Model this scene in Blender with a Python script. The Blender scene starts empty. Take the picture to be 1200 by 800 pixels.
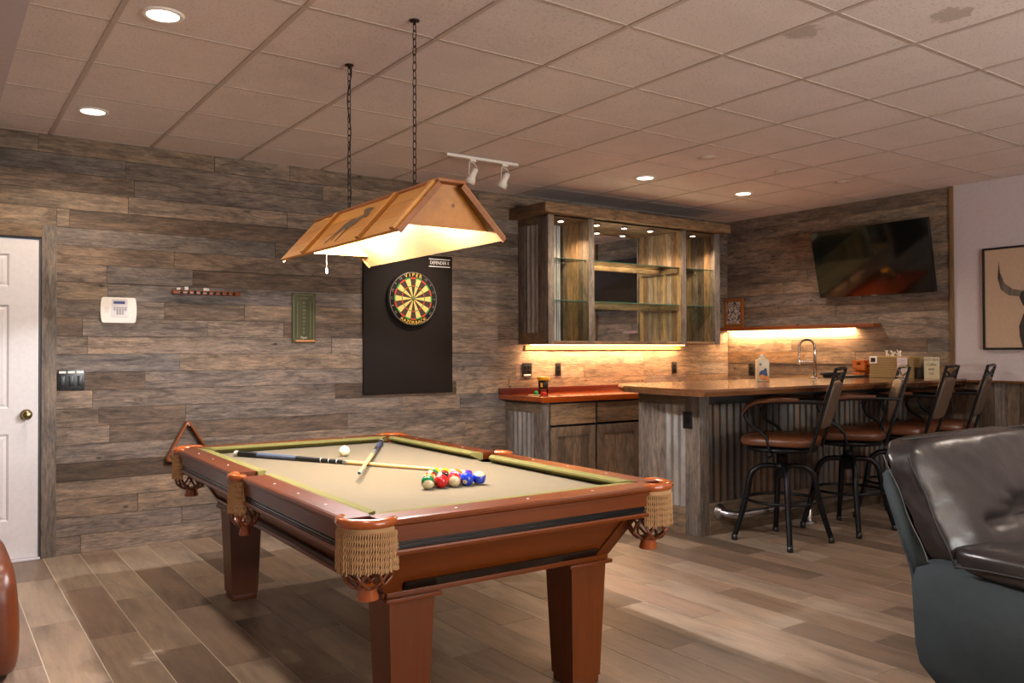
import bpy, bmesh, math, random
from math import sin, cos, pi, radians, sqrt
from mathutils import Vector, Matrix, noise
random.seed(7)
S = bpy.context.scene
C = S.collection
# ------------------------------------------------------------------ camera, world, exposure
F, YAW, PIT, ROL, CH = 972.17, 0.956381, 0.0120846, -0.0028547, 1.308086
fw = Vector((cos(YAW)*cos(PIT), sin(YAW)*cos(PIT), sin(PIT)))
r0 = Vector((sin(YAW), -cos(YAW), 0)); u0 = r0.cross(fw)
rt = cos(ROL)*r0+sin(ROL)*u0; up = -sin(ROL)*r0+cos(ROL)*u0
cam = bpy.data.cameras.new('camera'); co = bpy.data.objects.new('camera', cam); C.objects.link(co)
cam.sensor_width = 36; cam.lens = F/1200*36; cam.clip_start = .02
m = Matrix.Identity(4)
for i in range(3):
    m[i][0] = rt[i]; m[i][1] = up[i]; m[i][2] = -fw[i]
m[2][3] = CH
co.matrix_world = m
S.camera = co
S.view_settings.view_transform = 'Standard'; S.view_settings.look = 'None'
S.view_settings.gamma = 1; S.view_settings.exposure = 0.40
w = bpy.data.worlds.new('sky'); S.world = w; w.use_nodes = True
w.node_tree.nodes['Background'].inputs[0].default_value = (.62, .76, 1, 1)
w.node_tree.nodes['Background'].inputs[1].default_value = 1.0
def lamp(name, kind, loc, power, col, parent=None, rot=None, **k):
    l = bpy.data.lights.new(name, kind); l.energy = power; l.color = col
    for a, b in k.items(): setattr(l, a, b)
    o = bpy.data.objects.new(name, l); C.objects.link(o)
    o.location = loc
    if rot is not None: o.rotation_euler = rot
    if parent is not None:
        o.parent = parent; o.location = Vector(loc)-ORG.get(parent.name, Vector())
    return o
WARM = (1, .85, .70); COOL = (.86, .9, 1.0); GOLD = (1, .58, .27)
P_CAN, P_LAMP, P_STRIP, P_FILL = 74, 98, 36, 315
ORG = {}
# added fill light behind the camera, aimed up to brighten the ceiling
lamp('fill_light', 'AREA', (3.2, -2.9, 1.55), P_FILL, (1, .93, .88), rot=(radians(-150), 0, pi), shape='RECTANGLE', size=3.0, size_y=1.3)

# ------------------------------------------------------------------ mesh builder
class MB:
    def __init__(s): s.v = []; s.f = []; s.sm = []; s.mi = []; s.m = 0
    def add(s, vs, fs, smooth=False):
        n = len(s.v); s.v += [Vector(v) for v in vs]
        for f in fs: s.f.append([i+n for i in f]); s.sm.append(smooth); s.mi.append(s.m)
        return s
    def box(s, a, b, bev=0):
        x0, y0, z0 = [min(a[i], b[i]) for i in range(3)]; x1, y1, z1 = [max(a[i], b[i]) for i in range(3)]
        if bev <= 0:
            return s.add([(x0,y0,z0),(x1,y0,z0),(x1,y1,z0),(x0,y1,z0),(x0,y0,z1),(x1,y0,z1),(x1,y1,z1),(x0,y1,z1)],
              [(3,2,1,0),(4,5,6,7),(0,1,5,4),(1,2,6,5),(2,3,7,6),(3,0,4,7)])
        bm = bmesh.new(); bmesh.ops.create_cube(bm, size=1)
        for v in bm.verts: v.co = Vector(((x0+x1)/2+v.co.x*(x1-x0), (y0+y1)/2+v.co.y*(y1-y0), (z0+z1)/2+v.co.z*(z1-z0)))
        bmesh.ops.bevel(bm, geom=bm.edges[:], offset=bev, segments=2, profile=.6, affect='EDGES')
        return s.bm(bm, True)
    def bm(s, bm, smooth=False):
        bm.verts.index_update(); s.add([v.co.copy() for v in bm.verts], [[v.index for v in f.verts] for f in bm.faces], smooth); bm.free(); return s
    def tube(s, pts, r, n=8, closed=False, smooth=True):
        pts = [Vector(p) for p in pts]; k = len(pts); rs = r if isinstance(r, (list, tuple)) else [r]*k
        vs = []; prev = None
        for i, p in enumerate(pts):
            if closed: t = pts[(i+1) % k]-pts[i-1]
            else: t = pts[min(i+1, k-1)]-pts[max(i-1, 0)]
            t.normalize()
            if prev is None:
                a = Vector((0, 0, 1)) if abs(t.z) < .9 else Vector((1, 0, 0)); u = t.cross(a).normalized()
            else:
                u = (prev-t*prev.dot(t))
                u = u.normalized() if u.length > 1e-6 else t.orthogonal().normalized()
            prev = u; q = t.cross(u)
            for j in range(n):
                an = 2*pi*j/n; vs.append(p+(u*cos(an)+q*sin(an))*rs[i])
        fs = []
        for i in range(k if closed else k-1):
            for j in range(n):
                a = i*n+j; b = i*n+(j+1) % n; c = ((i+1) % k)*n+(j+1) % n; d = ((i+1) % k)*n+j
                fs.append((a, d, c, b))
        s.add(vs, fs, smooth)
        if not closed: s.add(vs[:n], [list(range(n))]); s.add(vs[-n:], [list(range(n))[::-1]])
        return s
    def lathe(s, prof, c=(0,0,0), n=20, axis='z', smooth=True):
        c = Vector(c); vs = []
        for r, h in prof:
            for j in range(n):
                a = 2*pi*j/n; x, y = r*cos(a), r*sin(a)
                vs.append(c+(Vector((x, y, h)) if axis == 'z' else Vector((h, x, y)) if axis == 'x' else Vector((y, h, x))))
        fs = []
        for i in range(len(prof)-1):
            for j in range(n):
                fs.append((i*n+j, i*n+(j+1) % n, (i+1)*n+(j+1) % n, (i+1)*n+j))
        if prof[0][0] > 1e-5: fs.append(list(range(n))[::-1])
        if prof[-1][0] > 1e-5: fs.append([(len(prof)-1)*n+j for j in range(n)])
        return s.add(vs, fs, smooth)
    def prism(s, poly, d0, d1, axis='z'):
        n = len(poly)
        def P(a, b, d): return {'z': (a, b, d), 'x': (d, a, b), 'y': (a, d, b)}[axis]
        vs = [P(a, b, d0) for a, b in poly]+[P(a, b, d1) for a, b in poly]
        return s.add(vs, [list(range(n))[::-1], [n+i for i in range(n)]]+[(i, (i+1) % n, n+(i+1) % n, n+i) for i in range(n)])
    def sphere(s, c, r, n=16, sc=(1,1,1)):
        k = n//2
        return s.add(*sph(c, r, n, k, sc), True)
    def quad(s, a, b, c, d): return s.add([a, b, c, d], [(0, 1, 2, 3)])
    def xf(s, M):
        s.v = [M @ v for v in s.v]; return s
def sph(c, r, n, k, sc=(1,1,1)):
    vs = [(c[0], c[1], c[2]+r*sc[2])]
    for i in range(1, k):
        t = pi*i/k
        for j in range(n): vs.append((c[0]+r*sc[0]*sin(t)*cos(2*pi*j/n), c[1]+r*sc[1]*sin(t)*sin(2*pi*j/n), c[2]+r*sc[2]*cos(t)))
    vs.append((c[0], c[1], c[2]-r*sc[2])); fs = []
    for j in range(n):
        fs.append((0, 1+j, 1+(j+1) % n)); b = 1+(k-2)*n; fs.append((len(vs)-1, b+(j+1) % n, b+j))
    for i in range(k-2):
        for j in range(n):
            a = 1+i*n; fs.append((a+j, a+n+j, a+n+(j+1) % n, a+(j+1) % n))
    return vs, fs
def obj(name, mb, mat, parent=None, base=None):
    me = bpy.data.meshes.new(name)
    if parent is not None: o0 = ORG.get(parent.name, Vector())
    elif base is not None: o0 = Vector(base)
    else: o0 = Vector()
    me.from_pydata([tuple(v-o0) for v in mb.v], [], mb.f)
    me.polygons.foreach_set('use_smooth', mb.sm)
    mats = mat if isinstance(mat, list) else [mat]
    for q in mats: me.materials.append(q)
    if len(mats) > 1: me.polygons.foreach_set('material_index', mb.mi)
    bm = bmesh.new(); bm.from_mesh(me); bmesh.ops.recalc_face_normals(bm, faces=bm.faces); bm.to_mesh(me); bm.free()
    o = bpy.data.objects.new(name, me); C.objects.link(o)
    if parent is not None: o.parent = parent
    elif base is not None: o.location = o0
    ORG[o.name] = o0
    return o
def tag(o, label=None, cat=None, group=None, kind=None):
    if label: o['label'] = label
    if cat: o['category'] = cat
    if group: o['group'] = group
    if kind: o['kind'] = kind
    return o
def thing(name, label, cat, loc=(0,0,0), group=None):
    o = bpy.data.objects.new(name, None); C.objects.link(o); o.location = loc; o.empty_display_size = .1
    ORG[o.name] = Vector(loc)
    return tag(o, label, cat, group)
def struct(name, mb, mat, parent=None):
    o = obj(name, mb, mat, parent)
    if parent is None: o['kind'] = 'structure'
    return o
def copy_tree(o, parent=None):
    c = o.copy(); C.objects.link(c)
    if parent is not None: c.parent = parent
    for ch in list(o.children): copy_tree(ch, c)
    return c
def text(name, s, size, mat, parent, M, ext=.0006, align='CENTER', sx=1.0):
    cu = bpy.data.curves.new('t', 'FONT'); cu.body = s; cu.size = size; cu.align_x = align; cu.align_y = 'CENTER'; cu.extrude = ext; cu.resolution_u = 3
    t = bpy.data.objects.new('t', cu); C.objects.link(t)
    bpy.context.view_layer.update()
    me = bpy.data.meshes.new_from_object(t.evaluated_get(bpy.context.evaluated_depsgraph_get()))
    bpy.data.objects.remove(t); bpy.data.curves.remove(cu)
    mb = MB(); mb.add([M @ Vector((v.co.x*sx, v.co.y, v.co.z)) for v in me.vertices], [list(p.vertices) for p in me.polygons])
    bpy.data.meshes.remove(me)
    return obj(name, mb, mat, parent)
def frame(o, x, y):   # text plane: x axis, y axis, origin
    x = Vector(x).normalized(); y = Vector(y).normalized(); z = x.cross(y)
    M = Matrix.Identity(4)
    for i in range(3): M[i][0] = x[i]; M[i][1] = y[i]; M[i][2] = z[i]; M[i][3] = o[i]
    return M
def pillow(a, b, e=.35, n=10, wr=0.0, seed=0, fr=9, puff=None):
    """rounded cushion filling the box a..b"""
    a = Vector(a); b = Vector(b); c = (a+b)/2; h = (b-a)/2
    bm = bmesh.new(); bmesh.ops.create_cube(bm, size=2)
    bmesh.ops.subdivide_edges(bm, edges=bm.edges[:], cuts=n, use_grid_fill=True)
    for v in bm.verts:
        q = v.co; p = 1/e*2
        l = (abs(q.x)**p+abs(q.y)**p+abs(q.z)**p)**(1/p)
        d = q/l
        k = 1.0
        if wr: k = 1+wr*noise.noise(Vector((d.x*fr*h.x, d.y*fr*h.y, d.z*fr*h.z*1.0))*1.0+Vector((seed*7.1, 0, 0)))
        w3 = Vector((d.x*h.x, d.y*h.y, d.z*h.z))*k
        if puff: w3 = puff(w3, d)
        v.co = c+w3
    mb = MB(); mb.bm(bm, True); return mb

# ------------------------------------------------------------------ materials
def lin(c): return tuple(((x/12.92) if x <= .04045 else ((x+.055)/1.055)**2.4) for x in c)
def hx(s): return lin(tuple(int(s[i:i+2], 16)/255 for i in (0, 2, 4)))+(1,)
class NT:
    def __init__(s, name):
        s.m = bpy.data.materials.new(name); s.m.use_nodes = True; s.t = s.m.node_tree; s.b = s.t.nodes['Principled BSDF']
    def n(s, ty, **k):
        q = s.t.nodes.new(ty)
        for a, b in k.items():
            if a.startswith('_'): setattr(q, a[1:], b)
            else: q.inputs[a.replace('__', ' ')].default_value = b
        return q
    def l(s, a, b): s.t.links.new(a, b)
    def mix(s, fac, a, b, mode='MIX'):
        q = s.t.nodes.new('ShaderNodeMix'); q.data_type = 'RGBA'; q.blend_type = mode
        for i, v in ((0, fac), (6, a), (7, b)):
            if hasattr(v, 'is_linked'): s.l(v, q.inputs[i])
            else: q.inputs[i].default_value = v
        return q.outputs[2]
    def ramp(s, fac, stops, interp='LINEAR'):
        q = s.t.nodes.new('ShaderNodeValToRGB'); q.color_ramp.interpolation = interp
        e = q.color_ramp.elements
        while len(e) < len(stops): e.new(.5)
        for i, (p, c) in enumerate(stops): e[i].position = p; e[i].color = c if len(c) == 4 else c+(1,)
        s.l(fac, q.inputs[0]); return q.outputs[0]
    def math(s, op, a, b=0.0, c=0.0):
        q = s.t.nodes.new('ShaderNodeMath'); q.operation = op
        for i, v in enumerate((a, b, c)):
            if hasattr(v, 'is_linked'): s.l(v, q.inputs[i])
            else: q.inputs[i].default_value = v
        return q.outputs[0]
    def coords(s, scale=(1,1,1), rnd=True):
        tc = s.n('ShaderNodeTexCoord'); mp = s.n('ShaderNodeMapping'); mp.inputs['Scale'].default_value = scale
        if rnd:
            oi = s.n('ShaderNodeObjectInfo'); va = s.n('ShaderNodeVectorMath', _operation='MULTIPLY_ADD')
            cx = s.n('ShaderNodeCombineXYZ')
            r = oi.outputs['Random']
            s.l(s.math('MULTIPLY', r, 91.7), cx.inputs[0]); s.l(s.math('MULTIPLY', r, 57.3), cx.inputs[1]); s.l(s.math('MULTIPLY', r, 33.1), cx.inputs[2])
            va.inputs[1].default_value = (1, 1, 1)
            s.l(tc.outputs['Object'], va.inputs[0]); s.l(cx.outputs[0], va.inputs[2]); s.l(va.outputs[0], mp.inputs[0])
        else: s.l(tc.outputs['Object'], mp.inputs[0])
        return mp.outputs[0]
    def noise(s, vec, scale, detail=4, rough=.6, dist=0.0):
        q = s.n('ShaderNodeTexNoise'); q.inputs['Scale'].default_value = scale; q.inputs['Detail'].default_value = detail
        q.inputs['Roughness'].default_value = rough; q.inputs['Distortion'].default_value = dist
        s.l(vec, q.inputs['Vector']); return q.outputs['Fac']
    def bump(s, h, strength=.3, dist=.002):
        q = s.n('ShaderNodeBump'); q.inputs['Strength'].default_value = strength; q.inputs['Distance'].default_value = dist
        s.l(h, q.inputs['Height']); s.l(q.outputs[0], s.b.inputs['Normal'])
    def base(s, c): s.l(c, s.b.inputs['Base Color'])
def plain(name, col, rough=.5, metal=0.0, coat=0.0, spec=None, emit=0.0, alpha=None):
    q = NT(name); q.b.inputs['Base Color'].default_value = col if len(col) == 4 else col+(1,)
    q.b.inputs['Roughness'].default_value = rough; q.b.inputs['Metallic'].default_value = metal; q.b.inputs['Coat Weight'].default_value = coat
    if coat: q.b.inputs['Coat Roughness'].default_value = .08
    if spec is not None: q.b.inputs['Specular IOR Level'].default_value = spec
    if emit: q.b.inputs['Emission Color'].default_value = col if len(col) == 4 else col+(1,); q.b.inputs['Emission Strength'].default_value = emit
    # faint procedural mottling so nothing is perfectly even
    v = q.coords((1,1,1), False); nz = q.noise(v, 40, 3)
    if not emit:
        q.base(q.mix(1.0, col if len(col) == 4 else col+(1,), q.ramp(nz, [(0, (.9,.9,.9)), (1, (1.1,1.1,1.1))]), 'MULTIPLY'))
    return q.m
def wood(name, stops, axis, rough=.75, grain=.5, patch=.5, dark=.6, coat=0.0, bumps=.35, knots=True, fine=26.0, rnd=True, along=.8, rough2=0.0, spec=.5):
    """weathered or sawn wood; axis = direction of the grain: 'h' (x or y) or 'z', 'x', 'y'"""
    q = NT(name); g = {'h': (along,along,fine), 'z': (fine,fine,along), 'x': (along,fine,fine), 'y': (fine,along,fine)}[axis]
    p = {'h': (1.2,1.2,6), 'z': (6,6,1.2), 'x': (1.2,6,6), 'y': (6,1.2,6)}[axis]
    oi = q.n('ShaderNodeObjectInfo')
    col = q.ramp(oi.outputs['Random'], stops, 'CONSTANT') if rnd and len(stops) > 1 else stops[0][1]
    vg = q.coords(g); vp = q.coords(p)
    n1 = q.noise(vg, 2.2, 8, .72, .6); n2 = q.noise(vp, 1.3, 5, .6, .8)
    n3 = q.noise(vg, 7.0, 4, .7)
    c = q.mix(1.0, col, q.ramp(n2, [(.28, (1-patch,)*3), (.5, (1,1,1)), (.75, (1+patch*.75, 1+patch*.62, 1+patch*.45))]), 'MULTIPLY')
    c = q.mix(1.0, c, q.ramp(n1, [(.25, (1-grain,)*3), (.55, (1,1,1)), (.8, (1+grain*.6,)*3)]), 'MULTIPLY')
    c = q.mix(q.math('MULTIPLY', q.ramp(n3, [(.56, (0,0,0)), (.68, (1,1,1))]), dark), c, (.035,.026,.02,1))
    if knots:
        vo = q.n('ShaderNodeTexVoronoi'); vo.inputs['Scale'].default_value = 3.2
        kk = {'h': (1,1,2.2), 'z': (2.2,2.2,1), 'x': (1,2.2,2.2), 'y': (2.2,1,2.2)}[axis]
        q.l(q.coords(kk), vo.inputs['Vector'])
        c = q.mix(q.ramp(vo.outputs['Distance'], [(.03, (.9,.9,.9)), (.085, (0,0,0))]), c, (.02,.014,.01,1))
    if rough2:
        g2 = {'h': (9,9,60), 'z': (60,60,9), 'x': (9,60,60), 'y': (60,9,60)}[axis]
        n4 = q.noise(q.coords(g2), 1.6, 6, .75, .4)
        c = q.mix(1.0, c, q.ramp(n4, [(.3, (1-rough2,)*3), (.5, (1,1,1)), (.72, (1+rough2*1.2, 1+rough2*1.05, 1+rough2*.9))]), 'MULTIPLY')
        n5 = q.noise(q.coords({'h': (2.2,2.2,9), 'z': (9,9,2.2), 'x': (2.2,9,9), 'y': (9,2.2,9)}[axis]), 1.5, 7, .7, 1.4)
        c = q.mix(1.0, c, q.ramp(n5, [(.36, (.58,.55,.52)), (.5, (1,1,1)), (.66, (1.28,1.2,1.1))]), 'MULTIPLY')
    q.base(c); q.b.inputs['Specular IOR Level'].default_value = spec; q.b.inputs['Roughness'].default_value = rough; q.b.inputs['Coat Weight'].default_value = coat; q.b.inputs['Coat Roughness'].default_value = .1
    q.bump(q.math('ADD', n1, q.math('MULTIPLY', n3, .5)), bumps, .004)
    return q.m
BARN = [(0, hx('7d6a5a')), (.1, hx('6f5e50')), (.2, hx('857260')), (.3, hx('786a60')), (.4, hx('806c5a')), (.48, hx('675547')), (.56, hx('8a7869')), (.66, hx('74655a')), (.76, hx('817062')), (.84, hx('706660')), (.92, hx('554435')), (.965, hx('86694d'))]
M_barn = wood('barnwood_horizontal', BARN, 'h', along=2.4, grain=.6, patch=.5, rough2=.45)
M_barnv = wood('barnwood_vertical', BARN, 'z', along=2.4, grain=.6, rough2=.45)
M_barnx = wood('barnwood_trim_grey', [(0, hx('7c7168')), (.5, hx('71665d')), (.8, hx('877a6c'))], 'z', along=2.0, rough2=.4, patch=.45)
M_barnh = wood('barnwood_rail', [(0, hx('75604a')), (.5, hx('695744')), (.8, hx('80694f'))], 'h', along=2.0, rough2=.4, patch=.45)
M_cabwood = wood('cabinet_wood', [(0, hx('87694a')), (.35, hx('7a5b3e')), (.7, hx('957552'))], 'z', along=2.0, rough2=.4, patch=.45, dark=.5)
M_cabwoodh = wood('cabinet_wood_horizontal', [(0, hx('7c6146')), (.5, hx('6e543b')), (.8, hx('8a6c4d'))], 'h', along=2.0, rough2=.4, patch=.5, dark=.6)
M_doorw = wood('cabinet_door_wood', [(0, hx('6b5846')), (.5, hx('5f4c3b')), (.8, hx('755f49'))], 'z', along=2.0, rough2=.4, patch=.4, dark=.6)
TILE = [(0, hx('8b7564')), (.16, hx('95816e')), (.3, hx('816c5c')), (.44, hx('917b67')), (.58, hx('786454')), (.68, hx('9b8875')), (.84, hx('88725e')), (.94, hx('6e5c4d'))]
M_tile = wood('wood_look_floor_tile', TILE, 'y', rough=.42, along=1.4, grain=.26, patch=.4, dark=.18, bumps=.05, knots=False, fine=14)
M_grout = plain('grout', hx('cbbba6'), .85)
M_cherry = wood('cherry_wood', [(0, hx('6c3209'))], 'x', rough=.38, grain=.25, patch=.22, dark=.12, coat=.18, bumps=.02, knots=False, fine=20, rnd=False, spec=.3)
M_cherryy = wood('cherry_wood_long', [(0, hx('5e290c'))], 'y', rough=.36, grain=.25, patch=.22, dark=.12, coat=.18, bumps=.02, knots=False, fine=20, rnd=False, spec=.3)
M_cherryz = wood('cherry_wood_leg', [(0, hx('653008'))], 'z', rough=.42, grain=.25, patch=.2, dark=.12, coat=.1, bumps=.02, knots=False, fine=20, rnd=False, spec=.3)
M_redtop = wood('red_stained_counter', [(0, hx('96400f'))], 'x', rough=.18, grain=.2, patch=.3, dark=.15, coat=.8, bumps=.01, knots=False, fine=12, rnd=False)
M_slab = wood('glossy_live_edge_wood', [(0, hx('74492a'))], 'x', rough=.22, grain=.3, patch=.45, dark=.3, coat=.8, bumps=.02, knots=False, fine=9, rnd=False)
M_shelfw = wood('orange_brown_shelf_wood', [(0, hx('80431c'))], 'h', rough=.45, grain=.3, patch=.3, dark=.25, bumps=.1, knots=False, rnd=False)
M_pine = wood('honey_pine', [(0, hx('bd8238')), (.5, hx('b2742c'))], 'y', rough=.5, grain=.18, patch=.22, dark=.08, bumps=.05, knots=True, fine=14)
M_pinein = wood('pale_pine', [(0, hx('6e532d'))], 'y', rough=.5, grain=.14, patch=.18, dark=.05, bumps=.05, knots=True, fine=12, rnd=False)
M_pinedark = wood('stained_pine_edge', [(0, hx('8a5020'))], 'y', rough=.5, grain=.3, patch=.2, dark=.2, bumps=.05, knots=False, rnd=False)
M_orange = wood('orange_toy_wood', [(0, hx('b5601f')), (.5, hx('a34f17'))], 'y', rough=.5, grain=.2, patch=.2, dark=.1, bumps=.03, knots=False)
def mk_ceiling(name, stains=()):
    q = NT(name); v = q.coords((1,1,1), True)
    n1 = q.noise(v, 90, 4, .75); n2 = q.noise(v, 3, 2)
    vo = q.n('ShaderNodeTexVoronoi'); vo.inputs['Scale'].default_value = 75; q.l(v, vo.inputs['Vector'])
    pits = q.ramp(n1, [(.33, (.62,.60,.58)), (.45, (1,1,1))])
    c = q.mix(1.0, hx('d8cac4'), pits, 'MULTIPLY')
    c = q.mix(1.0, c, q.ramp(n2, [(.3, (.95,.95,.95)), (.7, (1.04,1.04,1.04))]), 'MULTIPLY')
    for (sx, sy, rr) in stains:
        tc = q.n('ShaderNodeTexCoord'); d = q.n('ShaderNodeVectorMath', _operation='DISTANCE')
        mp = q.n('ShaderNodeMapping'); mp.inputs['Scale'].default_value = (1,1,0); q.l(tc.outputs['Object'], mp.inputs[0])
        q.l(mp.outputs[0], d.inputs[0]); d.inputs[1].default_value = (sx, sy, 0)
        h = q.math('ADD', d.outputs['Value'], q.math('MULTIPLY', q.math('SUBTRACT', q.noise(mp.outputs[0], 18, 4), .5), .16))
        c = q.mix(q.ramp(h, [(rr*.8, (.5,.5,.5)), (rr, (0,0,0))]), c, hx('8a765e'))
    q.base(c); q.b.inputs['Roughness'].default_value = .95; q.bump(q.math('MULTIPLY', n1, 1.0), .35, .002)
    return q.m
M_ceil = mk_ceiling('acoustic_ceiling_tile')
M_grid = plain('ceiling_grid_metal', hx('b8a79c'), .5)
M_wallp = plain('painted_drywall', hx('b9adae'), .85)
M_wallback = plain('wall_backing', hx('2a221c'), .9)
M_door = plain('white_door_paint', hx('d9d3d3'), .4)
M_black = plain('black_plastic', hx('101214'), .35)
M_blackmetal = plain('black_painted_metal', hx('17171a'), .38, .6)
M_chain = plain('bronze_chain', hx('2c2019'), .45, .7)
M_white = plain('white_plastic', hx('e4dcd2'), .45)
M_silver = plain('brushed_steel', hx('b9b9bc'), .28, 1.0)
M_nickel = plain('nickel', hx('c6bfb6'), .2, 1.0)
M_brass = plain('antique_brass', hx('9b8a5e'), .28, 1.0)
M_felt = NT('beige_green_cloth'); _n = M_felt.noise(M_felt.coords((1,1,1), False), 500, 3)
M_felt.base(M_felt.mix(1.0, hx('6c6047'), M_felt.ramp(_n, [(.2, (.9,.9,.9)), (.8, (1.07,1.07,1.07))]), 'MULTIPLY')); M_felt.b.inputs['Roughness'].default_value = .95; M_felt.b.inputs['Specular IOR Level'].default_value = .15; M_felt.b.inputs['Sheen Weight'].default_value = .15; M_felt = M_felt.m
M_cush = plain('shaded_cushion_cloth', hx('706a3c'), .92, spec=.15)  # same cloth as the bed; nose shading is put into the olive
M_blacktrim = plain('black_lacquer_trim', hx('0c0b0a'), .3, coat=.4)
M_pearl = plain('pearl_inlay', hx('d9d6cf'), .3)
M_fringe = plain('gold_tan_rope', hx('b08a60'), .85)
M_pocket = wood('orange_brown_pocket_leather', [(0, hx('9c4d1c'))], 'x', rough=.22, grain=.1, patch=.15, dark=.05, coat=.7, bumps=.01, knots=False, rnd=False)
M_net = plain('brown_leather_net', hx('6e3818'), .35, coat=.3)
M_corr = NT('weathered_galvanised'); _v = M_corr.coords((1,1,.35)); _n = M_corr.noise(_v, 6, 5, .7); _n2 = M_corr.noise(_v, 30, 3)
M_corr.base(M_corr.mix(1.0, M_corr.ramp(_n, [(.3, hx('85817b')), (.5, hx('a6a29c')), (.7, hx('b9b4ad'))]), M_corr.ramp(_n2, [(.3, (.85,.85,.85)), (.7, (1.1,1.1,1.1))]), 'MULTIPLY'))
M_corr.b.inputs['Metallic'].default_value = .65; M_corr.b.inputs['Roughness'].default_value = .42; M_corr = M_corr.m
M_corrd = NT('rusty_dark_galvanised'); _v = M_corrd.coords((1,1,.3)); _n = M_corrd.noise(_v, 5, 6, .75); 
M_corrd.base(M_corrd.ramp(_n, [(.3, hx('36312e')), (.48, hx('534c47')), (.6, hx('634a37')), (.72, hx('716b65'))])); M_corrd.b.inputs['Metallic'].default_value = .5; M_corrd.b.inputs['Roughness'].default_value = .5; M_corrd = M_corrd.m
M_mirror = plain('mirror_silvering', (.82,.84,.84), .02, 1.0)
def glass(name, col=(.86,.95,.92,1), rough=.02, ior=1.45):
    q = NT(name); t = q.n('ShaderNodeBsdfTransparent'); t.inputs[0].default_value = col
    g = q.n('ShaderNodeBsdfGlossy'); g.inputs['Roughness'].default_value = rough
    fr = q.n('ShaderNodeFresnel'); fr.inputs[0].default_value = ior; mx = q.n('ShaderNodeMixShader')
    q.l(fr.outputs[0], mx.inputs[0]); q.l(t.outputs[0], mx.inputs[1]); q.l(g.outputs[0], mx.inputs[2])
    q.l(mx.outputs[0], q.t.nodes['Material Output'].inputs[0]); return q.m
M_glass = glass('shelf_glass')
M_glassedge = plain('green_glass_edge', hx('3b6b5c'), .15)
M_clear = glass('clear_plastic', (.9,.92,.95,1), .05)
def leather(name, col, col2, rough=.38, sc=30, spec=.5, wr=2.0):
    q = NT(name); v = q.coords((1,1,1), False); n = q.noise(v, 5, 4, .6); n2 = q.noise(v, sc*6, 3)
    vo = q.n('ShaderNodeTexVoronoi', _feature='DISTANCE_TO_EDGE'); vo.inputs['Scale'].default_value = sc*5; q.l(v, vo.inputs['Vector'])
    q.base(q.mix(q.ramp(n, [(.3, (0,0,0)), (.7, (1,1,1))]), col, col2)); q.b.inputs['Roughness'].default_value = rough; q.b.inputs['Specular IOR Level'].default_value = spec
    n3 = q.noise(v, 8, 3, .5, .5)
    q.bump(q.math('ADD', q.math('MULTIPLY', n3, wr), q.math('ADD', q.math('MULTIPLY', vo.outputs['Distance'], .6), q.math('MULTIPLY', n2, .4))), .12, .002); return q.m
M_leath = leather('charcoal_leather', hx('221f20'), hx('2e2928'), .3, wr=16.0)
M_suede = leather('slate_suede', hx('2b3336'), hx('373f42'), .8, 40, .2)
M_seatl = leather('saddle_brown_leather', hx('4a2916'), hx('653a20'), .36)
M_backl = leather('taupe_brown_leather', hx('4a3a30'), hx('5d4838'), .45)
M_clubl = leather('chestnut_leather', hx('5a2a13'), hx('6d361a'), .35)
M_piping = plain('dark_piping', hx('1a1718'), .6)
M_stitch = plain('grey_stitching', hx('6f6a68'), .7)
def emis(name, col, st):
    q = NT(name); q.b.inputs['Base Color'].default_value = col; q.b.inputs['Emission Color'].default_value = col; q.b.inputs['Emission Strength'].default_value = st; return q.m
M_can = emis('lit_lens', (1, .86, .68, 1), 9)
M_bulb = emis('lit_bulb', (.95, .95, 1, 1), 12)
M_led = emis('lit_led_strip', (1, .66, .3, 1), 5)
M_puck = emis('lit_puck_lens', (1, .82, .6, 1), 9)
M_screen = plain('tv_glass', hx('040605'), .06, 0, .5)

# ------------------------------------------------------------------ room shell
XL, XR, YB, YF, H = -1.5, 7.167, 6.06, -3.0, 2.714
PT = .018
wb = MB(); wb.box((.70, YB+PT, 0), (XR+.15, YB+.16, H+.1)); wb.box((XL-.15, YB+PT, 2.13), (.70, YB+.16, H+.1)); wb.box((XL-.15, YB+PT, 0), (-.33, YB+.16, 2.13))
wall_back = struct('wall_back', wb, M_wallback)
wr = MB(); wr.box((XR+PT, 3.62, 0), (XR+.16, YB+.16, H+.1)); wr.box((XR, YF, 1.04), (XR+.16, 3.62, H+.1)); wr.box((XR+PT, YF, 0), (XR+.16, 3.62, 1.04))
wall_right = struct('wall_right', wr, [M_wallp])
wall_left = struct('wall_left', MB().box((XL-.15, YF, 0), (XL, YB+.16, H+.1)), M_wallp)
wf = MB(); wf.box((XL-.15, YF-.15, 0), (1.6, YF, H+.1)); wf.box((4.8, YF-.15, 0), (XR+.16, YF, H+.1)); wf.box((1.6, YF-.15, 0), (4.8, YF, .85)); wf.box((1.6, YF-.15, 2.25), (4.8, YF, H+.1))
wall_front = struct('wall_front', wf, M_wallp)
win = struct('added_window_1', MB().box((1.6, YF-.12, .85), (1.66, YF-.02, 2.25)).box((4.74, YF-.12, .85), (4.8, YF-.02, 2.25)).box((1.66, YF-.12, .85), (4.74, YF-.02, .91)).box((1.66, YF-.12, 2.19), (4.74, YF-.02, 2.25)), M_door)  # unseen window, added to go with the fill light
obj('pane', MB().box((1.66, YF-.08, .91), (4.74, YF-.07, 2.19)), M_glass, win)
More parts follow.
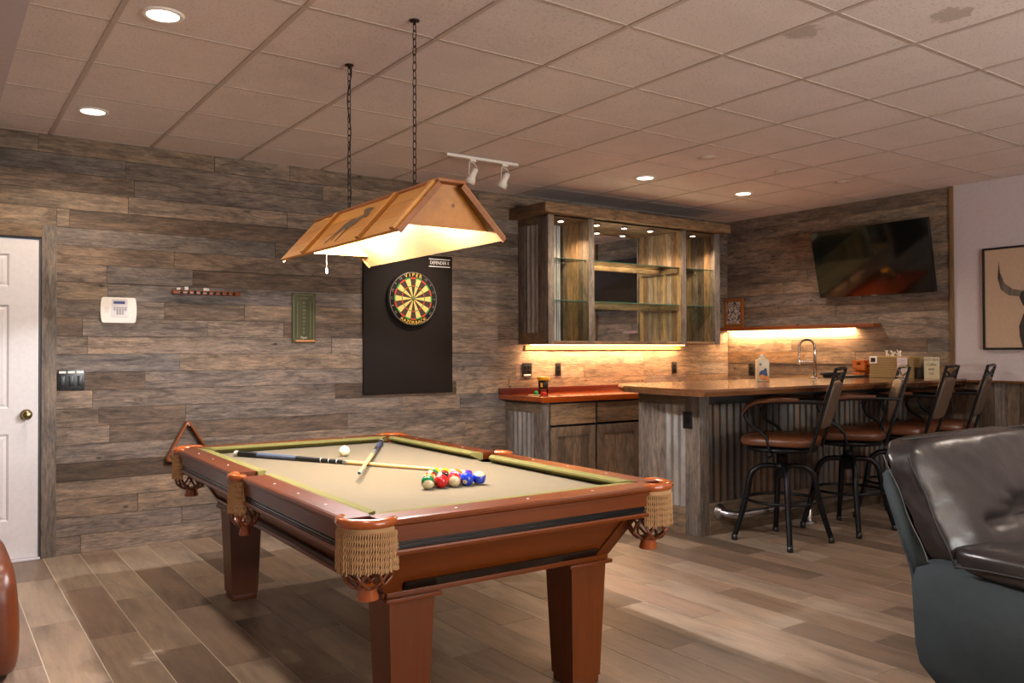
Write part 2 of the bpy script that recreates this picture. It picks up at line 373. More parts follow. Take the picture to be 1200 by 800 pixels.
# planks, laid row by row (real boards with open joints)
PH = 2.714/23
def planks_h(wall, a0, a1, z0s, axis, at, face, exclude=None, seed=1):
    R = random.Random(seed)
    n = round(2.714/PH)
    for k in range(n):
        z0 = k*PH; z1 = z0+PH
        if z1 < z0s: continue
        x = a0-R.uniform(0, 1.2)
        while x < a1:
            L = R.choice((.55, .8, 1.1, 1.4, 1.7, 2.1)); xa = max(a0, x); xb = min(a1, x+L); x += L
            if xb-xa < .03: continue
            segs = [(xa, xb)]
            if exclude and z0 < exclude[2] and xa < exclude[1]:
                segs = [(exclude[1], xb)] if xb > exclude[1]+.03 else []
                if z1 > exclude[2]+.01: segs.append((xa, min(xb, exclude[1])))
            for (p, q) in segs:
                pr = R.uniform(-.0035, .0025); g = .0012
                zz0 = z0 if not (exclude and p < exclude[1] and z0 < exclude[2]+.0) else z0
                if exclude and p < exclude[1] and z0 < exclude[2] < z1: zz0 = exclude[2]
                if axis == 'x': mb = MB().box((p+g, at+pr*face*-1, zz0+g), (q-g, at+PT, z1-g))
                else: mb = MB().box((at+pr, p+g, zz0+g), (at+PT, q-g, z1-g))
                obj('plank', mb, M_barn, wall)
planks_h(wall_back, -.33, XR, 0, 'x', YB, 1, exclude=(-.33, .682, 2.126), seed=11)
planks_h(wall_right, 3.64, YB, 0, 'y', XR, 1, seed=5)
# wainscot: vertical boards under the ledge on the right wall
y = 3.62; R = random.Random(3); nb = 0
while y > -1.0:
    wd = R.uniform(.09, .14); y2 = y-wd
    obj('plank', MB().box((XR+R.uniform(-.003, .002), y2+.0012, 0), (XR+PT, y-.0012, 1.04)), M_barnv, wall_right); y = y2
led = struct('trim_1', MB().box((XR-.03, -1.0, 1.04), (XR+.02, 3.49, 1.06), .003), M_slab)
trv = struct('trim_2', MB().box((XR-.014, 3.605, 1.07), (XR+.006, 3.64, H), .002), wood('trim_wood', [(0, hx('7a5a38'))], 'z', rnd=False, knots=False))
# soffit
sof = struct('trim_3', MB().box((XL, YF, 2.45), (.268, YB, H)), M_wallp)
# floor: slab plus individual tiles
floor = struct('floor', MB().box((XL-.15, YF-.15, -.12), (XR+.16, YB+.16, -.0016)), M_grout)
TW, TL = .205, .92
R = random.Random(4); ntile = 0
ncol = int((XR-XL)/TW)+2
rest = MB()
for c in range(-11, 33):
    x0 = .611+(c-0)*TW; x1 = x0+TW
    if x1 < XL or x0 > XR: continue
    xa, xb = max(x0, XL)+.0024, min(x1, XR+.01)-.0024
    yy = YB-((c*.377) % 1.0)*TL
    ys = [YB+.01]
    y = yy
    while y > YF: ys.append(y); y -= TL
    ys.append(YF)
    for i in range(len(ys)-1):
        y1, y0 = ys[i], ys[i+1]
        if y1-y0 < .03: continue
        ym, xm = (y0+y1)/2, (xa+xb)/2
        # inside the view cone
        dep = xm*fw.x+y1*fw.y; lat = xm*rt.x+ym*rt.y
        vis = dep > 1.9 and abs(lat)/max(dep, .1) < .80 and not (xm > 3.3 and ym > 4.7) and not (xm > 4.5 and ym > 4.1)
        b = MB().box((xa, y0+.0022, -.008), (xb, y1-.0022, R.uniform(-.0006, .0003)))
        if vis: obj('tile', b, M_tile, floor); ntile += 1
        else: rest.add(b.v, b.f)
r_ = obj('tile_field', rest, M_tile, floor); r_['kind'] = 'stuff'
print('tiles', ntile)
# ceiling: slab, lay-in tiles, T-bar grid
ceiling = struct('ceiling', MB().box((XL-.15, YF-.15, H+.02), (XR+.16, YB+.16, H+.12)), M_wallback)
GX, GY, SX, SY = .6421, 3.8355, .6117, .6033
xs = [GX+i*SX for i in range(-4, 12) if XL < GX+i*SX < XR]; ys_ = [GY+i*SY for i in range(-12, 5) if YF < GY+i*SY < YB]
xe = [XL]+xs+[XR]; ye = [YF]+ys_+[YB]
stain_at = [(3.156, 2.241, .085), (3.508, 1.759, .09)]
protos = {}
for i in range(len(xe)-1):
    for j in range(len(ye)-1):
        x0, x1, y0, y1 = xe[i]+.004, xe[i+1]-.004, ye[j]+.004, ye[j+1]-.004
        st = [(a-(x0+x1)/2, b-(y0+y1)/2, r) for a, b, r in stain_at if x0 < a < x1 and y0 < b < y1]
        key = (round(x1-x0, 3), round(y1-y0, 3))
        cx, cy = (x0+x1)/2, (y0+y1)/2
        if st or key not in protos:
            hx_, hy_ = (x1-x0)/2, (y1-y0)/2
            o = obj('tile', MB().box((-hx_, -hy_, 0), (hx_, hy_, .015)), mk_ceiling('stained_ceiling_tile', st) if st else M_ceil, ceiling)
            if not st: protos[key] = o
        else:
            o = protos[key].copy(); C.objects.link(o)
        o.location = (cx, cy, H+.001)
        if st: o['label'] = 'ceiling tile with brown water stain'
for x in xs: obj('grid_bar', MB().box((x-.0115, YF, H-.003), (x+.0115, YB, H+.003)), M_grid, ceiling)
for y in ys_: obj('grid_bar', MB().box((XL, y-.0085, H-.0015), (XR, y+.0085, H+.003)), M_grid, ceiling)
obj('edge_angle', MB().box((XL, YB-.02, H-.003), (XR, YB, H)).box((XR-.02, YF, H-.003), (XR, YB-.02, H)), M_grid, ceiling)

# ------------------------------------------------------------------ door
dX0, dX1, dZ1 = -.225, .583, 2.028
door = MB().box((dX0, YB+.02, .016), (dX1, YB+.05, dZ1))
d = struct('door_1', door, M_door); d['label'] = 'white six panel door with brass knob at left'
def panel_field():
    cols = [(dX0+.115, dX0+.345), (dX1-.39, dX1-.163)]
    cols = [(dX0+.115, .105), (.232, .421)]
    rows = [(.255, .80), (.96, 1.61), (1.725, 1.93)]
    return cols, rows
cols, rows = panel_field()
xsd = [dX0, cols[0][0], cols[0][1], cols[1][0], cols[1][1], dX1]
for (a, b) in [(xsd[0], xsd[1]), (xsd[2], xsd[3]), (xsd[4], xsd[5])]:
    obj('stile', MB().box((a, YB+.008, .016), (b, YB+.021, dZ1)), M_door, d)
zr = [.016, .255, .80, .96, 1.61, 1.725, 1.93, dZ1]
for (a, b) in [(zr[0], zr[1]), (zr[2], zr[3]), (zr[4], zr[5]), (zr[6], zr[7])]:
    for c in cols: obj('rail', MB().box((c[0], YB+.008, a), (c[1], YB+.021, b)), M_door, d)
for c in cols:
    for r in rows:
        mb = MB(); x0, x1 = c; z0, z1 = r; i = .03
        mb.add([(x0, YB+.009, z0), (x1, YB+.009, z0), (x1, YB+.009, z1), (x0, YB+.009, z1), (x0+.012, YB+.018, z0+.012), (x1-.012, YB+.018, z0+.012), (x1-.012, YB+.018, z1-.012), (x0+.012, YB+.018, z1-.012),
                (x0+i, YB+.011, z0+i), (x1-i, YB+.011, z0+i), (x1-i, YB+.011, z1-i), (x0+i, YB+.011, z1-i)],
               [(0,1,5,4),(1,2,6,5),(2,3,7,6),(3,0,4,7),(4,5,9,8),(5,6,10,9),(6,7,11,10),(7,4,8,11),(8,9,10,11)])
        obj('door_panel', mb, M_door, d)
obj('door_knob', MB().lathe([(.034, 0), (.034, -.006), (.012, -.010), (.011, -.034), (.022, -.040), (.029, -.052), (.027, -.066), (.016, -.073), (0, -.074)], (.517, YB+.008, .918), 20, 'y'), M_brass, d)
jm = MB().box((dX1+.003, YB-.002, 0), (dX1+.014, YB+.05, dZ1+.012)).box((dX0-.02, YB-.002, dZ1+.006), (dX1+.014, YB+.05, dZ1+.02))
obj('jamb', jm, plain('dark_jamb', hx('4c4c50'), .5), d)
obj('threshold', MB().box((dX0, YB-.03, 0), (dX1+.01, YB+.05, .014), .003), plain('pale_sill', hx('c9c4c8'), .4), d)
obj('casing_board', MB().box((.597, YB-.016, 0), (.682, YB+.02, 2.126), .002), M_barnx, d)
obj('casing_board', MB().box((-.33, YB-.016, 2.045), (.597, YB+.02, 2.126), .002), M_barnh, d)
obj('casing_board', MB().box((-.33, YB-.016, 0), (-.235, YB+.02, 2.045), .002), M_barnx, d)

# ------------------------------------------------------------------ wall things on the plank wall
FY = YB-.0035
t = thing('alarm_keypad', 'white alarm keypad with blue display on the plank wall', 'keypad', (1.045, FY, 1.59))
def rr(x0, x1, z0, z1, r, bulge=0, n=5):
    out = []
    for cx, cz, a0 in ((x1-r, z1-r, 0), (x0+r, z1-r, 90), (x0+r, z0+r, 180), (x1-r, z0+r, 270)):
        for k in range(n+1):
            a = radians(a0+90*k/n); out.append((cx+r*cos(a), cz+r*sin(a)))
    if bulge:
        zc = (z0+z1)/2; h = (z1-z0)/2
        res = []
        for i, (a, b) in enumerate(out):
            q = out[(i+1) % len(out)]; res.append((a, b))
            if abs(a-q[0]) < 1e-4 and abs(b-q[1]) > .05:
                for k in range(1, 6): res.append((a, b+(q[1]-b)*k/6))
        out = [(a+(bulge if a > (x0+x1)/2 else -bulge)*(1-((b-zc)/h)**2), b) for a, b in res]
    return out
obj('body', MB().prism(rr(.943, 1.148, 1.507, 1.676, .012, .008), FY-.028, FY, 'y'), M_white, t)
obj('face_plate', MB().prism(rr(1.002, 1.098, 1.545, 1.664, .003), FY-.030, FY-.028, 'y'), plain('keypad_grey', hx('c3b9b8'), .35), t)
obj('display', MB().box((1.013, FY-.0315, 1.633), (1.083, FY-.030, 1.651)), emis('blue_display', hx('2c3a6c'), .25), t)
for r in range(4):
    for c in range(5):
        if r == 3 and c in (0, 4): continue
        if r >= 2 and c in (0, 4): continue
        x = 1.020+c*.0165; z = 1.607-r*.0135
        obj('key', MB().box((x-.006, FY-.0325, z-.004), (x+.006, FY-.030, z+.004)), plain('key_grey', hx('7f7672'), .5) if r == 0 and c == 0 else bpy.data.materials.get('key_grey'), t)
for k in range(5): obj('speaker_slot', MB().box((.96, FY-.0288, 1.575+k*.008), (.985, FY-.0275, 1.578+k*.008)), bpy.data.materials['keypad_grey'], t)
t = thing('switch_plate', 'black three gang switch plate with white labels beside the door casing', 'switch', (.767, FY, 1.13))
obj('plate', MB().box((.69, FY-.007, 1.068), (.845, FY, 1.198), .002), M_black, t)
for k in range(3):
    x = .717+k*.0505
    obj('rocker', MB().box((x-.014, FY-.012, 1.093), (x+.014, FY-.006, 1.158), .002), M_black, t)
    obj('label_strip', MB().box((x-.020, FY-.008, 1.175), (x+.020, FY-.0068, 1.189)), M_white, t)
    obj('screw', MB().lathe([(.003, 0), (.003, -.001)], (x, FY-.007, 1.08), 8, 'y'), M_nickel, t)
# chalk / ball rack
t = thing('chalk_holder', 'small red-brown wooden wall rack holding cue chalk', 'rack', (1.615, FY, 1.72))
obj('rack_strip', MB().box((1.385, FY-.045, 1.713), (1.85, FY, 1.742), .003), M_cherry, t)
for k in range(9):
    obj('hole', MB().lathe([(.011, 0), (.011, -.0012)], (1.44+k*.045, FY-.0452, 1.727), 10, 'y'), M_black, t)
for i, (x, s) in enumerate(((1.425, .010), (1.478, .016), (1.605, .013), (1.62, .011))):
    tag(obj('chalk_cube', MB().box((x-.011, FY-.034, 1.7422), (x+.011, FY-.012, 1.7422+s*1.5), .002), plain('white_chalk', hx('dcd8d0'), .9) if i == 0 else bpy.data.materials['white_chalk'], None, (x, FY-.02, 1.742)),
        ['short white chalk cube at the left end of the wall rack', 'tall white chalk cube, second from the left on the wall rack', 'white chalk cube near the middle of the wall rack', 'low white chalk cube touching the middle one on the wall rack'][i], 'chalk', 'cue chalk on the wall rack')
# chalk scoreboard
t = thing('scoreboard', 'green chalk scoreboard with wooden tray left of the dartboard', 'scoreboard', (2.335, FY, 1.57))
M_chalkb = wood('chalky_green_board', [(0, hx('4c4c2e'))], 'z', grain=.25, patch=.35, dark=.0, knots=False, fine=14, rnd=False)
obj('board', MB().box((2.243, FY-.012, 1.378), (2.428, FY, 1.756), .002), M_chalkb, t)
M_chalkl = plain('chalk_line', hx('8c8c6c'), .9)
pl = rr(2.257, 2.414, 1.398, 1.742, .018)
obj('border_line', MB().tube([(a, FY-.0125, b) for a, b in pl], .0018, 4, True), M_chalkl, t)
for x in (2.285, 2.386): obj('column_line', MB().box((x-.001, FY-.0135, 1.42), (x+.001, FY-.012, 1.69)), M_chalkl, t)
text('lettering', 'SCORE', .02, M_chalkl, t, frame((2.335, FY-.0125, 1.715), (1,0,0), (0,0,1)))
for i, s in enumerate(('20', '19', '18', '17', '16', '15', 'T', 'D', 'B')):
    text('lettering', s, .024, M_chalkl, t, frame((2.335, FY-.0125, 1.68-i*.028), (1,0,0), (0,0,1)))
text('lettering', 'Viper', .024, plain('chalk_white', hx('d8d8c4'), .9), t, frame((2.335, FY-.0125, 1.418), (1,0,0), (0,0,1)))
obj('tray', MB().box((2.262, FY-.04, 1.385), (2.414, FY-.012, 1.401), .003), plain('pale_tray_wood', hx('bd7d45'), .5), t)
# triangle rack on the wall
def rtri(cx, cz, s, r, off):
    pts = []; R_ = s/sqrt(3)
    for k in range(3):
        a = radians(90+120*k); px, pz = cx+(R_-2*r)*cos(a), cz+(R_-2*r)*sin(a)
        for j in range(-6, 7):
            b = a+radians(60*j/6); pts.append((px+r*cos(b), off, pz+r*sin(b)))
    return pts
t = thing('ball_rack_triangle', 'brown wooden triangle rack hanging on the plank wall behind the pool table', 'ball rack', (1.487, FY, .85))
tp = rtri(1.487, .658, .335, .022, FY-.04)
outer = [(a, c) for a, _, c in tp]
mb = MB(); n = len(outer); cx, cz = 1.487, .658
inn = [((a-cx)*.84+cx, (c-cz)*.84+cz) for a, c in outer]
vs = [(a, FY-.065, c) for a, c in outer]+[(a, FY-.065, c) for a, c in inn]+[(a, FY-.008, c) for a, c in outer]+[(a, FY-.008, c) for a, c in inn]
fs = []
for i in range(n):
    j = (i+1) % n; fs += [(i, j, n+j, n+i), (2*n+i, 3*n+i, 3*n+j, 2*n+j), (i, 2*n+i, 2*n+j, j), (n+i, n+j, 3*n+j, 3*n+i)]
mb.add(vs, fs, True)
mb.xf(Matrix.Translation((1.487, 0, .82)) @ Matrix.Rotation(radians(-1.5), 4, 'Y') @ Matrix.Translation((-1.487, 0, -.82)))
obj('frame', mb, wood('rack_wood', [(0, hx('7c431f'))], 'x', rough=.35, coat=.3, grain=.2, patch=.2, dark=.1, bumps=.02, knots=False, rnd=False), t)
tag(obj('wall_peg', MB().tube([(1.487, FY+.002, .80), (1.487, FY-.075, .806)], .006, 8), M_cherry, None, (1.487, FY, .8)), 'small wooden peg inside the top of the hanging triangle rack', 'peg')

# dart backboard and board
t = thing('dart_backboard', 'tall black backboard panel behind the dartboard', 'backboard', (3.228, FY, 1.54))
M_mat = plain('black_backboard_surface', hx('1b120d'), .75, spec=.2)
obj('panel', MB().box((2.822, FY-.02, .968), (3.641, FY, 2.112), .003), M_mat, t)
M_lw = plain('white_print', hx('efe8de'), .6)
obj('label_line', MB().box((3.415, FY-.0215, 2.079), (3.618, FY-.0198, 2.085)), M_lw, t)
obj('label_line', MB().box((3.415, FY-.0215, 2.018), (3.618, FY-.0198, 2.024)), M_lw, t)
text('lettering', 'DEFENDER II', .040, M_lw, t, frame((3.516, FY-.0205, 2.051), (1,0,0), (0,0,1)), sx=.82)
t = thing('dartboard', 'round red green and yellow dartboard on the black backboard', 'dartboard', (3.246, FY-.0205, 1.742))
dc = Vector((3.246, FY-.0205, 1.742)); dy = dc.y
def dl(name, prof, mat): return obj(name, MB().lathe(prof, (dc.x, dy, dc.z), 60, 'y'), mat, t)
dl('board', [(.225, 0), (.228, -.01), (.225, -.038), (.0, -.038)], plain('black_sisal', hx('16120f'), .85))
M_dy = plain('dart_yellow', hx('d3b868'), .8); M_dk = plain('dart_dark', hx('3a2719'), .8); M_dr = plain('dart_red', hx('b83a1c'), .8); M_dg = plain('dart_green', hx('2a8a3a'), .8)
def sector(a0, a1, r0, r1, y, n=3):
    mb = MB(); vs = []
    for k in range(n+1):
        a = a0+(a1-a0)*k/n
        for r in (r0, r1): vs += [(dc.x+r*sin(a), y, dc.z+r*cos(a)), (dc.x+r*sin(a), y-.0012, dc.z+r*cos(a))]
    fs = []
    for k in range(n):
        b = k*4; fs += [(b+1, b+3, b+7, b+5), (b, b+4, b+6, b+2), (b, b+1, b+5, b+4), (b+2, b+6, b+7, b+3)]
    fs += [(0, 2, 3, 1), (n*4, n*4+1, n*4+3, n*4+2)]
    return mb.add(vs, fs)
R1, R2, R3, R4 = .018, .099, .107, .162; R5 = .170+.004
for k in range(20):
    a0 = (k-.5)*2*pi/20+.012; a1 = (k+.5)*2*pi/20-.012
    dark = k % 2 == 0; y0 = dy-.038
    obj('segment', sector(a0, a1, R1, R2, y0), M_dk if dark else M_dy, t)
    obj('segment', sector(a0, a1, R3, R4, y0), M_dk if dark else M_dy, t)
    obj('double_ring_segment', sector(a0, a1, R4, R5, y0), M_dr if dark else M_dg, t)
    obj('triple_ring_segment', sector(a0, a1, R2, R3, y0), M_dr if dark else M_dg, t)
dl('bullseye', [(.016, -.038), (.016, -.0395), (0, -.0395)], M_dg)
dl('inner_bullseye', [(.007, -.0395), (.007, -.0402), (0, -.0402)], M_dr)
M_wire = plain('board_wire', hx('a89a8c'), .35, .8)
ring = lambda r: [(dc.x+r*sin(2*pi*k/48), dy-.041, dc.z+r*cos(2*pi*k/48)) for k in range(48)]
obj('number_ring', MB().tube(ring(.214), .002, 5, True), M_wire, t)
for k, s in enumerate((20, 1, 18, 4, 13, 6, 10, 15, 2, 17, 3, 19, 7, 16, 8, 11, 14, 9, 12, 5)):
    if k in (0, 10, 9, 11, 19, 1): continue
    a = 2*pi*k/20
    text('number', str(s), .027, M_wire, t, frame((dc.x+.196*sin(a), dy-.0405, dc.z+.196*cos(a)), (cos(a), 0, -sin(a)), (sin(a), 0, cos(a))))
def arc_text(s, size, r, top=True, sp=.9):
    L = len(s); st = size*sp/r
    for i, ch in enumerate(s):
        a = (i-(L-1)/2)*st
        if top: text('lettering', ch, size, M_dyt, t, frame((dc.x+r*sin(a), dy-.0405, dc.z+r*cos(a)), (cos(a), 0, -sin(a)), (sin(a), 0, cos(a))))
        else: text('lettering', ch, size, M_dyt, t, frame((dc.x+r*sin(a), dy-.0405, dc.z-r*cos(a)), (cos(a), 0, sin(a)), (-sin(a), 0, cos(a))))
M_dyt = plain('dart_lettering_yellow', hx('e6b63c'), .6)
arc_text('VIPER', .042, .193, True, .8); arc_text('RAZORBACK', .038, .196, False, .72)

def outlet(name, lab, c, wd, ht, nx, axis='y', kind='outlet', sock=2):
    t = thing(name, lab, kind, c)
    def b(a0, a1, b0, b1, d0, d1, mat, nm, bev=.0015):
        if axis == 'y': mb = MB().box((c[0]+a0, c[1]-d1, c[2]+b0), (c[0]+a1, c[1]-d0, c[2]+b1), bev)
        else: mb = MB().box((c[0]-d1, c[1]+a0, c[2]+b0), (c[0]-d0, c[1]+a1, c[2]+b1), bev)
        obj(nm, mb, mat, t)
    b(-wd/2, wd/2, -ht/2, ht/2, 0, .006, M_black, 'plate')
    for k in range(nx):
        x = (k-(nx-1)/2)*.044
        for s in range(sock): b(x-.014, x+.014, (s-(sock-1)/2)*.04-.015, (s-(sock-1)/2)*.04+.015, .006, .010, M_blackmetal, 'socket')
    return t, b
tt, b = outlet('outlet_box', 'black double switch box with white label above the red counter', (4.437, FY, 1.143), .105, .125, 2)
b(-.04, .04, -.055, -.040, .006, .0075, M_lw, 'label_strip', 0)
outlet('wall_outlet', 'black single outlet right of the double switch box on the back wall', (4.795, FY, 1.14), .065, .12, 1)
outlet('wall_outlet', 'black outlet on the back wall behind the bar, near the room corner', (6.325, FY, 1.137), .07, .12, 1)
outlet('wall_outlet', 'black outlet on the right wall behind the white jug', (XR-.004, 5.735, 1.11), .075, .125, 1, 'x')

# ------------------------------------------------------------------ pool table
TX0, TX1, TY0, TY1 = 1.08, 2.42, 2.31, 4.74; TCX, TCY = 1.75, 3.525
ZT, ZC = .790, .755
PTB = thing('pool_table', 'cherry wood pool table with beige cloth and fringed pockets', 'pool table', (TCX, TCY, 0))
RW_, CW = .095, .05
pocR = .062
def corner_cut(poly_x0, poly_x1, poly_y0, poly_y1, r):
    pts = []
    def arc(cx, cy, a0, a1):
        for k in range(7):
            a = radians(a0+(a1-a0)*k/6); pts.append((cx+r*cos(a), cy+r*sin(a)))
    return pts, arc
# slate bed and cloth as one polygon with pocket bites
ix0, ix1, iy0, iy1 = TX0+RW_, TX1-RW_, TY0+RW_, TY1-RW_
bed = []
def bite(cx, cy, a0, a1, r=pocR+.01, n=8):
    for k in range(n+1):
        a = radians(a0+(a1-a0)*k/n); bed.append((cx+r*cos(a), cy+r*sin(a)))
bite(ix0, iy0, 90, 0); bite(ix1, iy0, 180, 90); bite(ix1, TCY, 270, 90) if False else None
bed_r = []
bed.clear()
bite(ix0, iy0, 90, 0); bite(ix1, iy0, 180, 90)
bite(ix1+.01, TCY, 260, 100, pocR-.005); bite(ix1, iy1, 270, 180); bite(ix0, iy1, 360, 270); bite(ix0-.01, TCY, 80, -80, pocR-.005)
obj('playing_surface', MB().prism(bed, ZC-.03, ZC), M_felt, PTB)
# rails: wood top, cushion, apron, grooves
def rail(p0, p1, nrm, ends):
    """p0,p1 outer edge ends; nrm inward"""
    p0 = Vector(p0); p1 = Vector(p1); nn = Vector(nrm); dirn = (p1-p0).normalized(); L = (p1-p0).length
    def P(s, d, z): q = p0+dirn*s+nn*d; return (q.x, q.y, z)
    def strip(prof, s0=0, s1=None, sl0=0, sl1=0, smooth=False):
        s1 = L if s1 is None else s1; mb = MB(); k = len(prof)
        vs = [P(s0+sl0*d_, d_, z_) for d_, z_ in prof]+[P(s1-sl1*d_, d_, z_) for d_, z_ in prof]
        return mb.add(vs, [list(range(k)), [k+i for i in range(k)][::-1]]+[(i, k+i, k+(i+1) % k, (i+1) % k) for i in range(k)], smooth)
    wmat = M_cherry if abs(dirn.x) > .5 else M_cherryy
    e0, e1 = ends
    r = obj('rail', strip([(.0, .766), (-.008, .772), (-.009, .781), (-.004, .788), (.006, .791), (RW_, .791), (RW_, .755), (0, .755)]), wmat, PTB)
    # cushion, mitred at the pockets
    c0, c1 = e0, e1
    mb = MB(); prof = [(RW_, .791), (RW_+.012, .792), (RW_+CW, .787), (RW_+CW, .779), (RW_+.012, ZC+.001), (RW_, ZC+.001)]
    k = len(prof); vs = []
    for s, sg, e in ((0, 1, c0), (L, -1, c1)):
        for d_, z_ in prof: vs.append(P(s+sg*(e+(d_-RW_)*1.0), d_, z_))
    mb.add(vs, [list(range(k)), [k+i for i in range(k)][::-1]]+[(i, k+i, k+(i+1) % k, (i+1) % k) for i in range(k)])
    obj('cushion', mb, M_cush, r)
    ns = 3
    for j in range(ns):
        s = L*(j+1)/(ns+1); q = p0+dirn*s+nn*.045
        obj('sight', MB().lathe([(.0055, .7905), (.0055, .7918), (0, .7918)], (q.x, q.y, 0), 10), M_pearl, r)
    a = obj('apron', strip([(.004, .766), (.004, .716), (.03, .716), (.03, .766)]), wmat, PTB)
    g = obj('black_groove', strip([(.012, .716), (.012, .707), (.006, .706), (.006, .703), (.012, .702), (.012, .696), (.006, .695), (.006, .692), (.014, .690), (.04, .690), (.04, .716)]), M_blacktrim, a)
    obj('lower_moulding', strip([(.002, .690), (.0, .684), (.002, .674), (.02, .670), (.06, .670), (.06, .690)]), wmat, PTB)
cg = .085; sg_ = .062
rail((TX0+cg, TY0, 0), (TX1-cg, TY0, 0), (0, 1, 0), (.035, .035))
rail((TX1-cg, TY1, 0), (TX0+cg, TY1, 0), (0, -1, 0), (.035, .035))
rail((TX0, TY1-cg, 0), (TX0, TCY+sg_, 0), (1, 0, 0), (.035, -.02))
rail((TX0, TCY-sg_, 0), (TX0, TY0+cg, 0), (1, 0, 0), (-.02, .035))
rail((TX1, TY0+cg, 0), (TX1, TCY-sg_, 0), (-1, 0, 0), (.035, -.02))
rail((TX1, TCY+sg_, 0), (TX1, TY1-cg, 0), (-1, 0, 0), (-.02, .035))
# pockets
def pocket(cx, cy, a0, a1, R_, name='pocket'):
    """arc from a0 to a1 (degrees) going round the outside"""
    N = 14; an = [radians(a0+(a1-a0)*k/N) for k in range(N+1)]
    pk = obj('pocket_casting', MB().tube([(cx+R_*cos(a), cy+R_*sin(a), .783) for a in an], [.013]+[.0165]*(N-1)+[.013], 8), M_pocket, PTB)
    # liner behind the fringe
    mb = MB(); r2 = R_-.004; vs = []
    for a in an: vs += [(cx+r2*cos(a), cy+r2*sin(a), .775), (cx+r2*.93*cos(a), cy+r2*.93*sin(a), .70)]
    mb.add(vs, [(2*k, 2*k+1, 2*k+3, 2*k+2) for k in range(N)], True)
    obj('liner', mb, M_net, pk)
    # header tape and twisted rope fringe
    mb = MB(); r3 = R_+.006; vs = []
    for a in an: vs += [(cx+r3*cos(a), cy+r3*sin(a), .772), (cx+r3*cos(a), cy+r3*sin(a), .752)]
    mb.add(vs, [(2*k, 2*k+1, 2*k+3, 2*k+2) for k in range(N)], True)
    obj('fringe_tape', mb, M_fringe, pk)
    arc_len = abs(radians(a1-a0))*R_; ns = max(8, int(arc_len/.0072)); mb = MB()
    rf = random.Random(int(cx*100+cy*10))
    for i in range(ns):
        a = radians(a0)+(radians(a1)-radians(a0))*(i+.5)/ns; zb = .632+rf.uniform(-.006, .006); wob = rf.uniform(-.003, .003)
        for ph in (0, pi):
            pts = []
            for k in range(15):
                z = .756+(zb-.756)*k/14; th = ph+k*1.25; rr_ = R_+.008+wob*k/14
                x = cx+rr_*cos(a); y = cy+rr_*sin(a)
                pts.append((x+.0021*cos(th)*-sin(a)+.0021*sin(th)*cos(a), y+.0021*cos(th)*cos(a)+.0021*sin(th)*sin(a), z))
            mb.tube(pts, .0024, 4)
    obj('fringe', mb, M_fringe, pk)
    # net basket and cup
    bx, by = cx+R_*.04*cos((an[0]+an[-1])/2), cy+R_*.04*sin((an[0]+an[-1])/2)
    prof = [(R_*.86, .66), (R_*.92, .635), (R_*.86, .605), (R_*.66, .585), (R_*.46, .575)]
    mb = MB(); NS = 7
    for sgn in (1, -1):
        for i in range(NS):
            pts = []
            for k in range(13):
                u = k/12*(len(prof)-1); i0 = min(int(u), len(prof)-2); f_ = u-i0
                r_ = prof[i0][0]*(1-f_)+prof[i0+1][0]*f_; z = prof[i0][1]*(1-f_)+prof[i0+1][1]*f_
                a = 2*pi*i/NS+sgn*k*.075; pts.append((bx+r_*cos(a), by+r_*sin(a), z))
            mb.tube(pts, .0058, 5)
    mb.tube([(bx+prof[0][0]*cos(2*pi*k/20), by+prof[0][0]*sin(2*pi*k/20), .66) for k in range(20)], .005, 6, True)
    obj('net_basket', mb, M_net, pk)
    obj('basket_cup', MB().lathe([(R_*.40, .580), (R_*.36, .572), (R_*.34, .560), (R_*.42, .538), (R_*.40, .534), (0, .534)], (bx, by, 0), 16), M_pocket, pk)
    return pk
pi2 = .075
pocket(TX0+pi2, TY0+pi2, 130, 320, .088)
pocket(TX1-pi2, TY0+pi2, 220, 410, .088)
pocket(TX1-pi2, TY1-pi2, 310, 500, .088)
pocket(TX0+pi2, TY1-pi2, 40, 230, .088)
pocket(TX0+.03, TCY, 105, 255, .062)
pocket(TX1-.03, TCY, -75, 75, .062)
# body: slanted skirt
zs0, zs1 = .670, .505
bx0, bx1, by0, by1 = TX0+.10, TX1-.10, TY0+.10, TY1-.10      # at the top
tx0, tx1, ty0, ty1 = TX0+.19, TX1-.19, TY0+.19, TY1-.19      # at the bottom
def skirt(p, q, pt, qt, mat):
    mb = MB(); cxx = Vector((TCX, TCY, 0))
    pts = [Vector(p+(zs0,)), Vector(q+(zs0,)), Vector(qt+(zs1,)), Vector(pt+(zs1,))]
    inn = [v+(Vector((TCX, TCY, v.z))-v).normalized()*.03 for v in pts]
    mb.add(pts+inn, [(0,1,2,3), (7,6,5,4), (0,4,5,1), (1,5,6,2), (2,6,7,3), (3,7,4,0)])
    return obj('skirt_board', mb, mat, PTB)
skirt((bx0, by0), (bx1, by0), (tx0, ty0), (tx1, ty0), M_cherry); skirt((bx1, by1), (bx0, by1), (tx1, ty1), (tx0, ty1), M_cherry)
skirt((bx0, by1), (bx0, by0), (tx0, ty1), (tx0, ty0), M_cherryy); skirt((bx1, by0), (bx1, by1), (tx1, ty0), (tx1, ty1), M_cherryy)
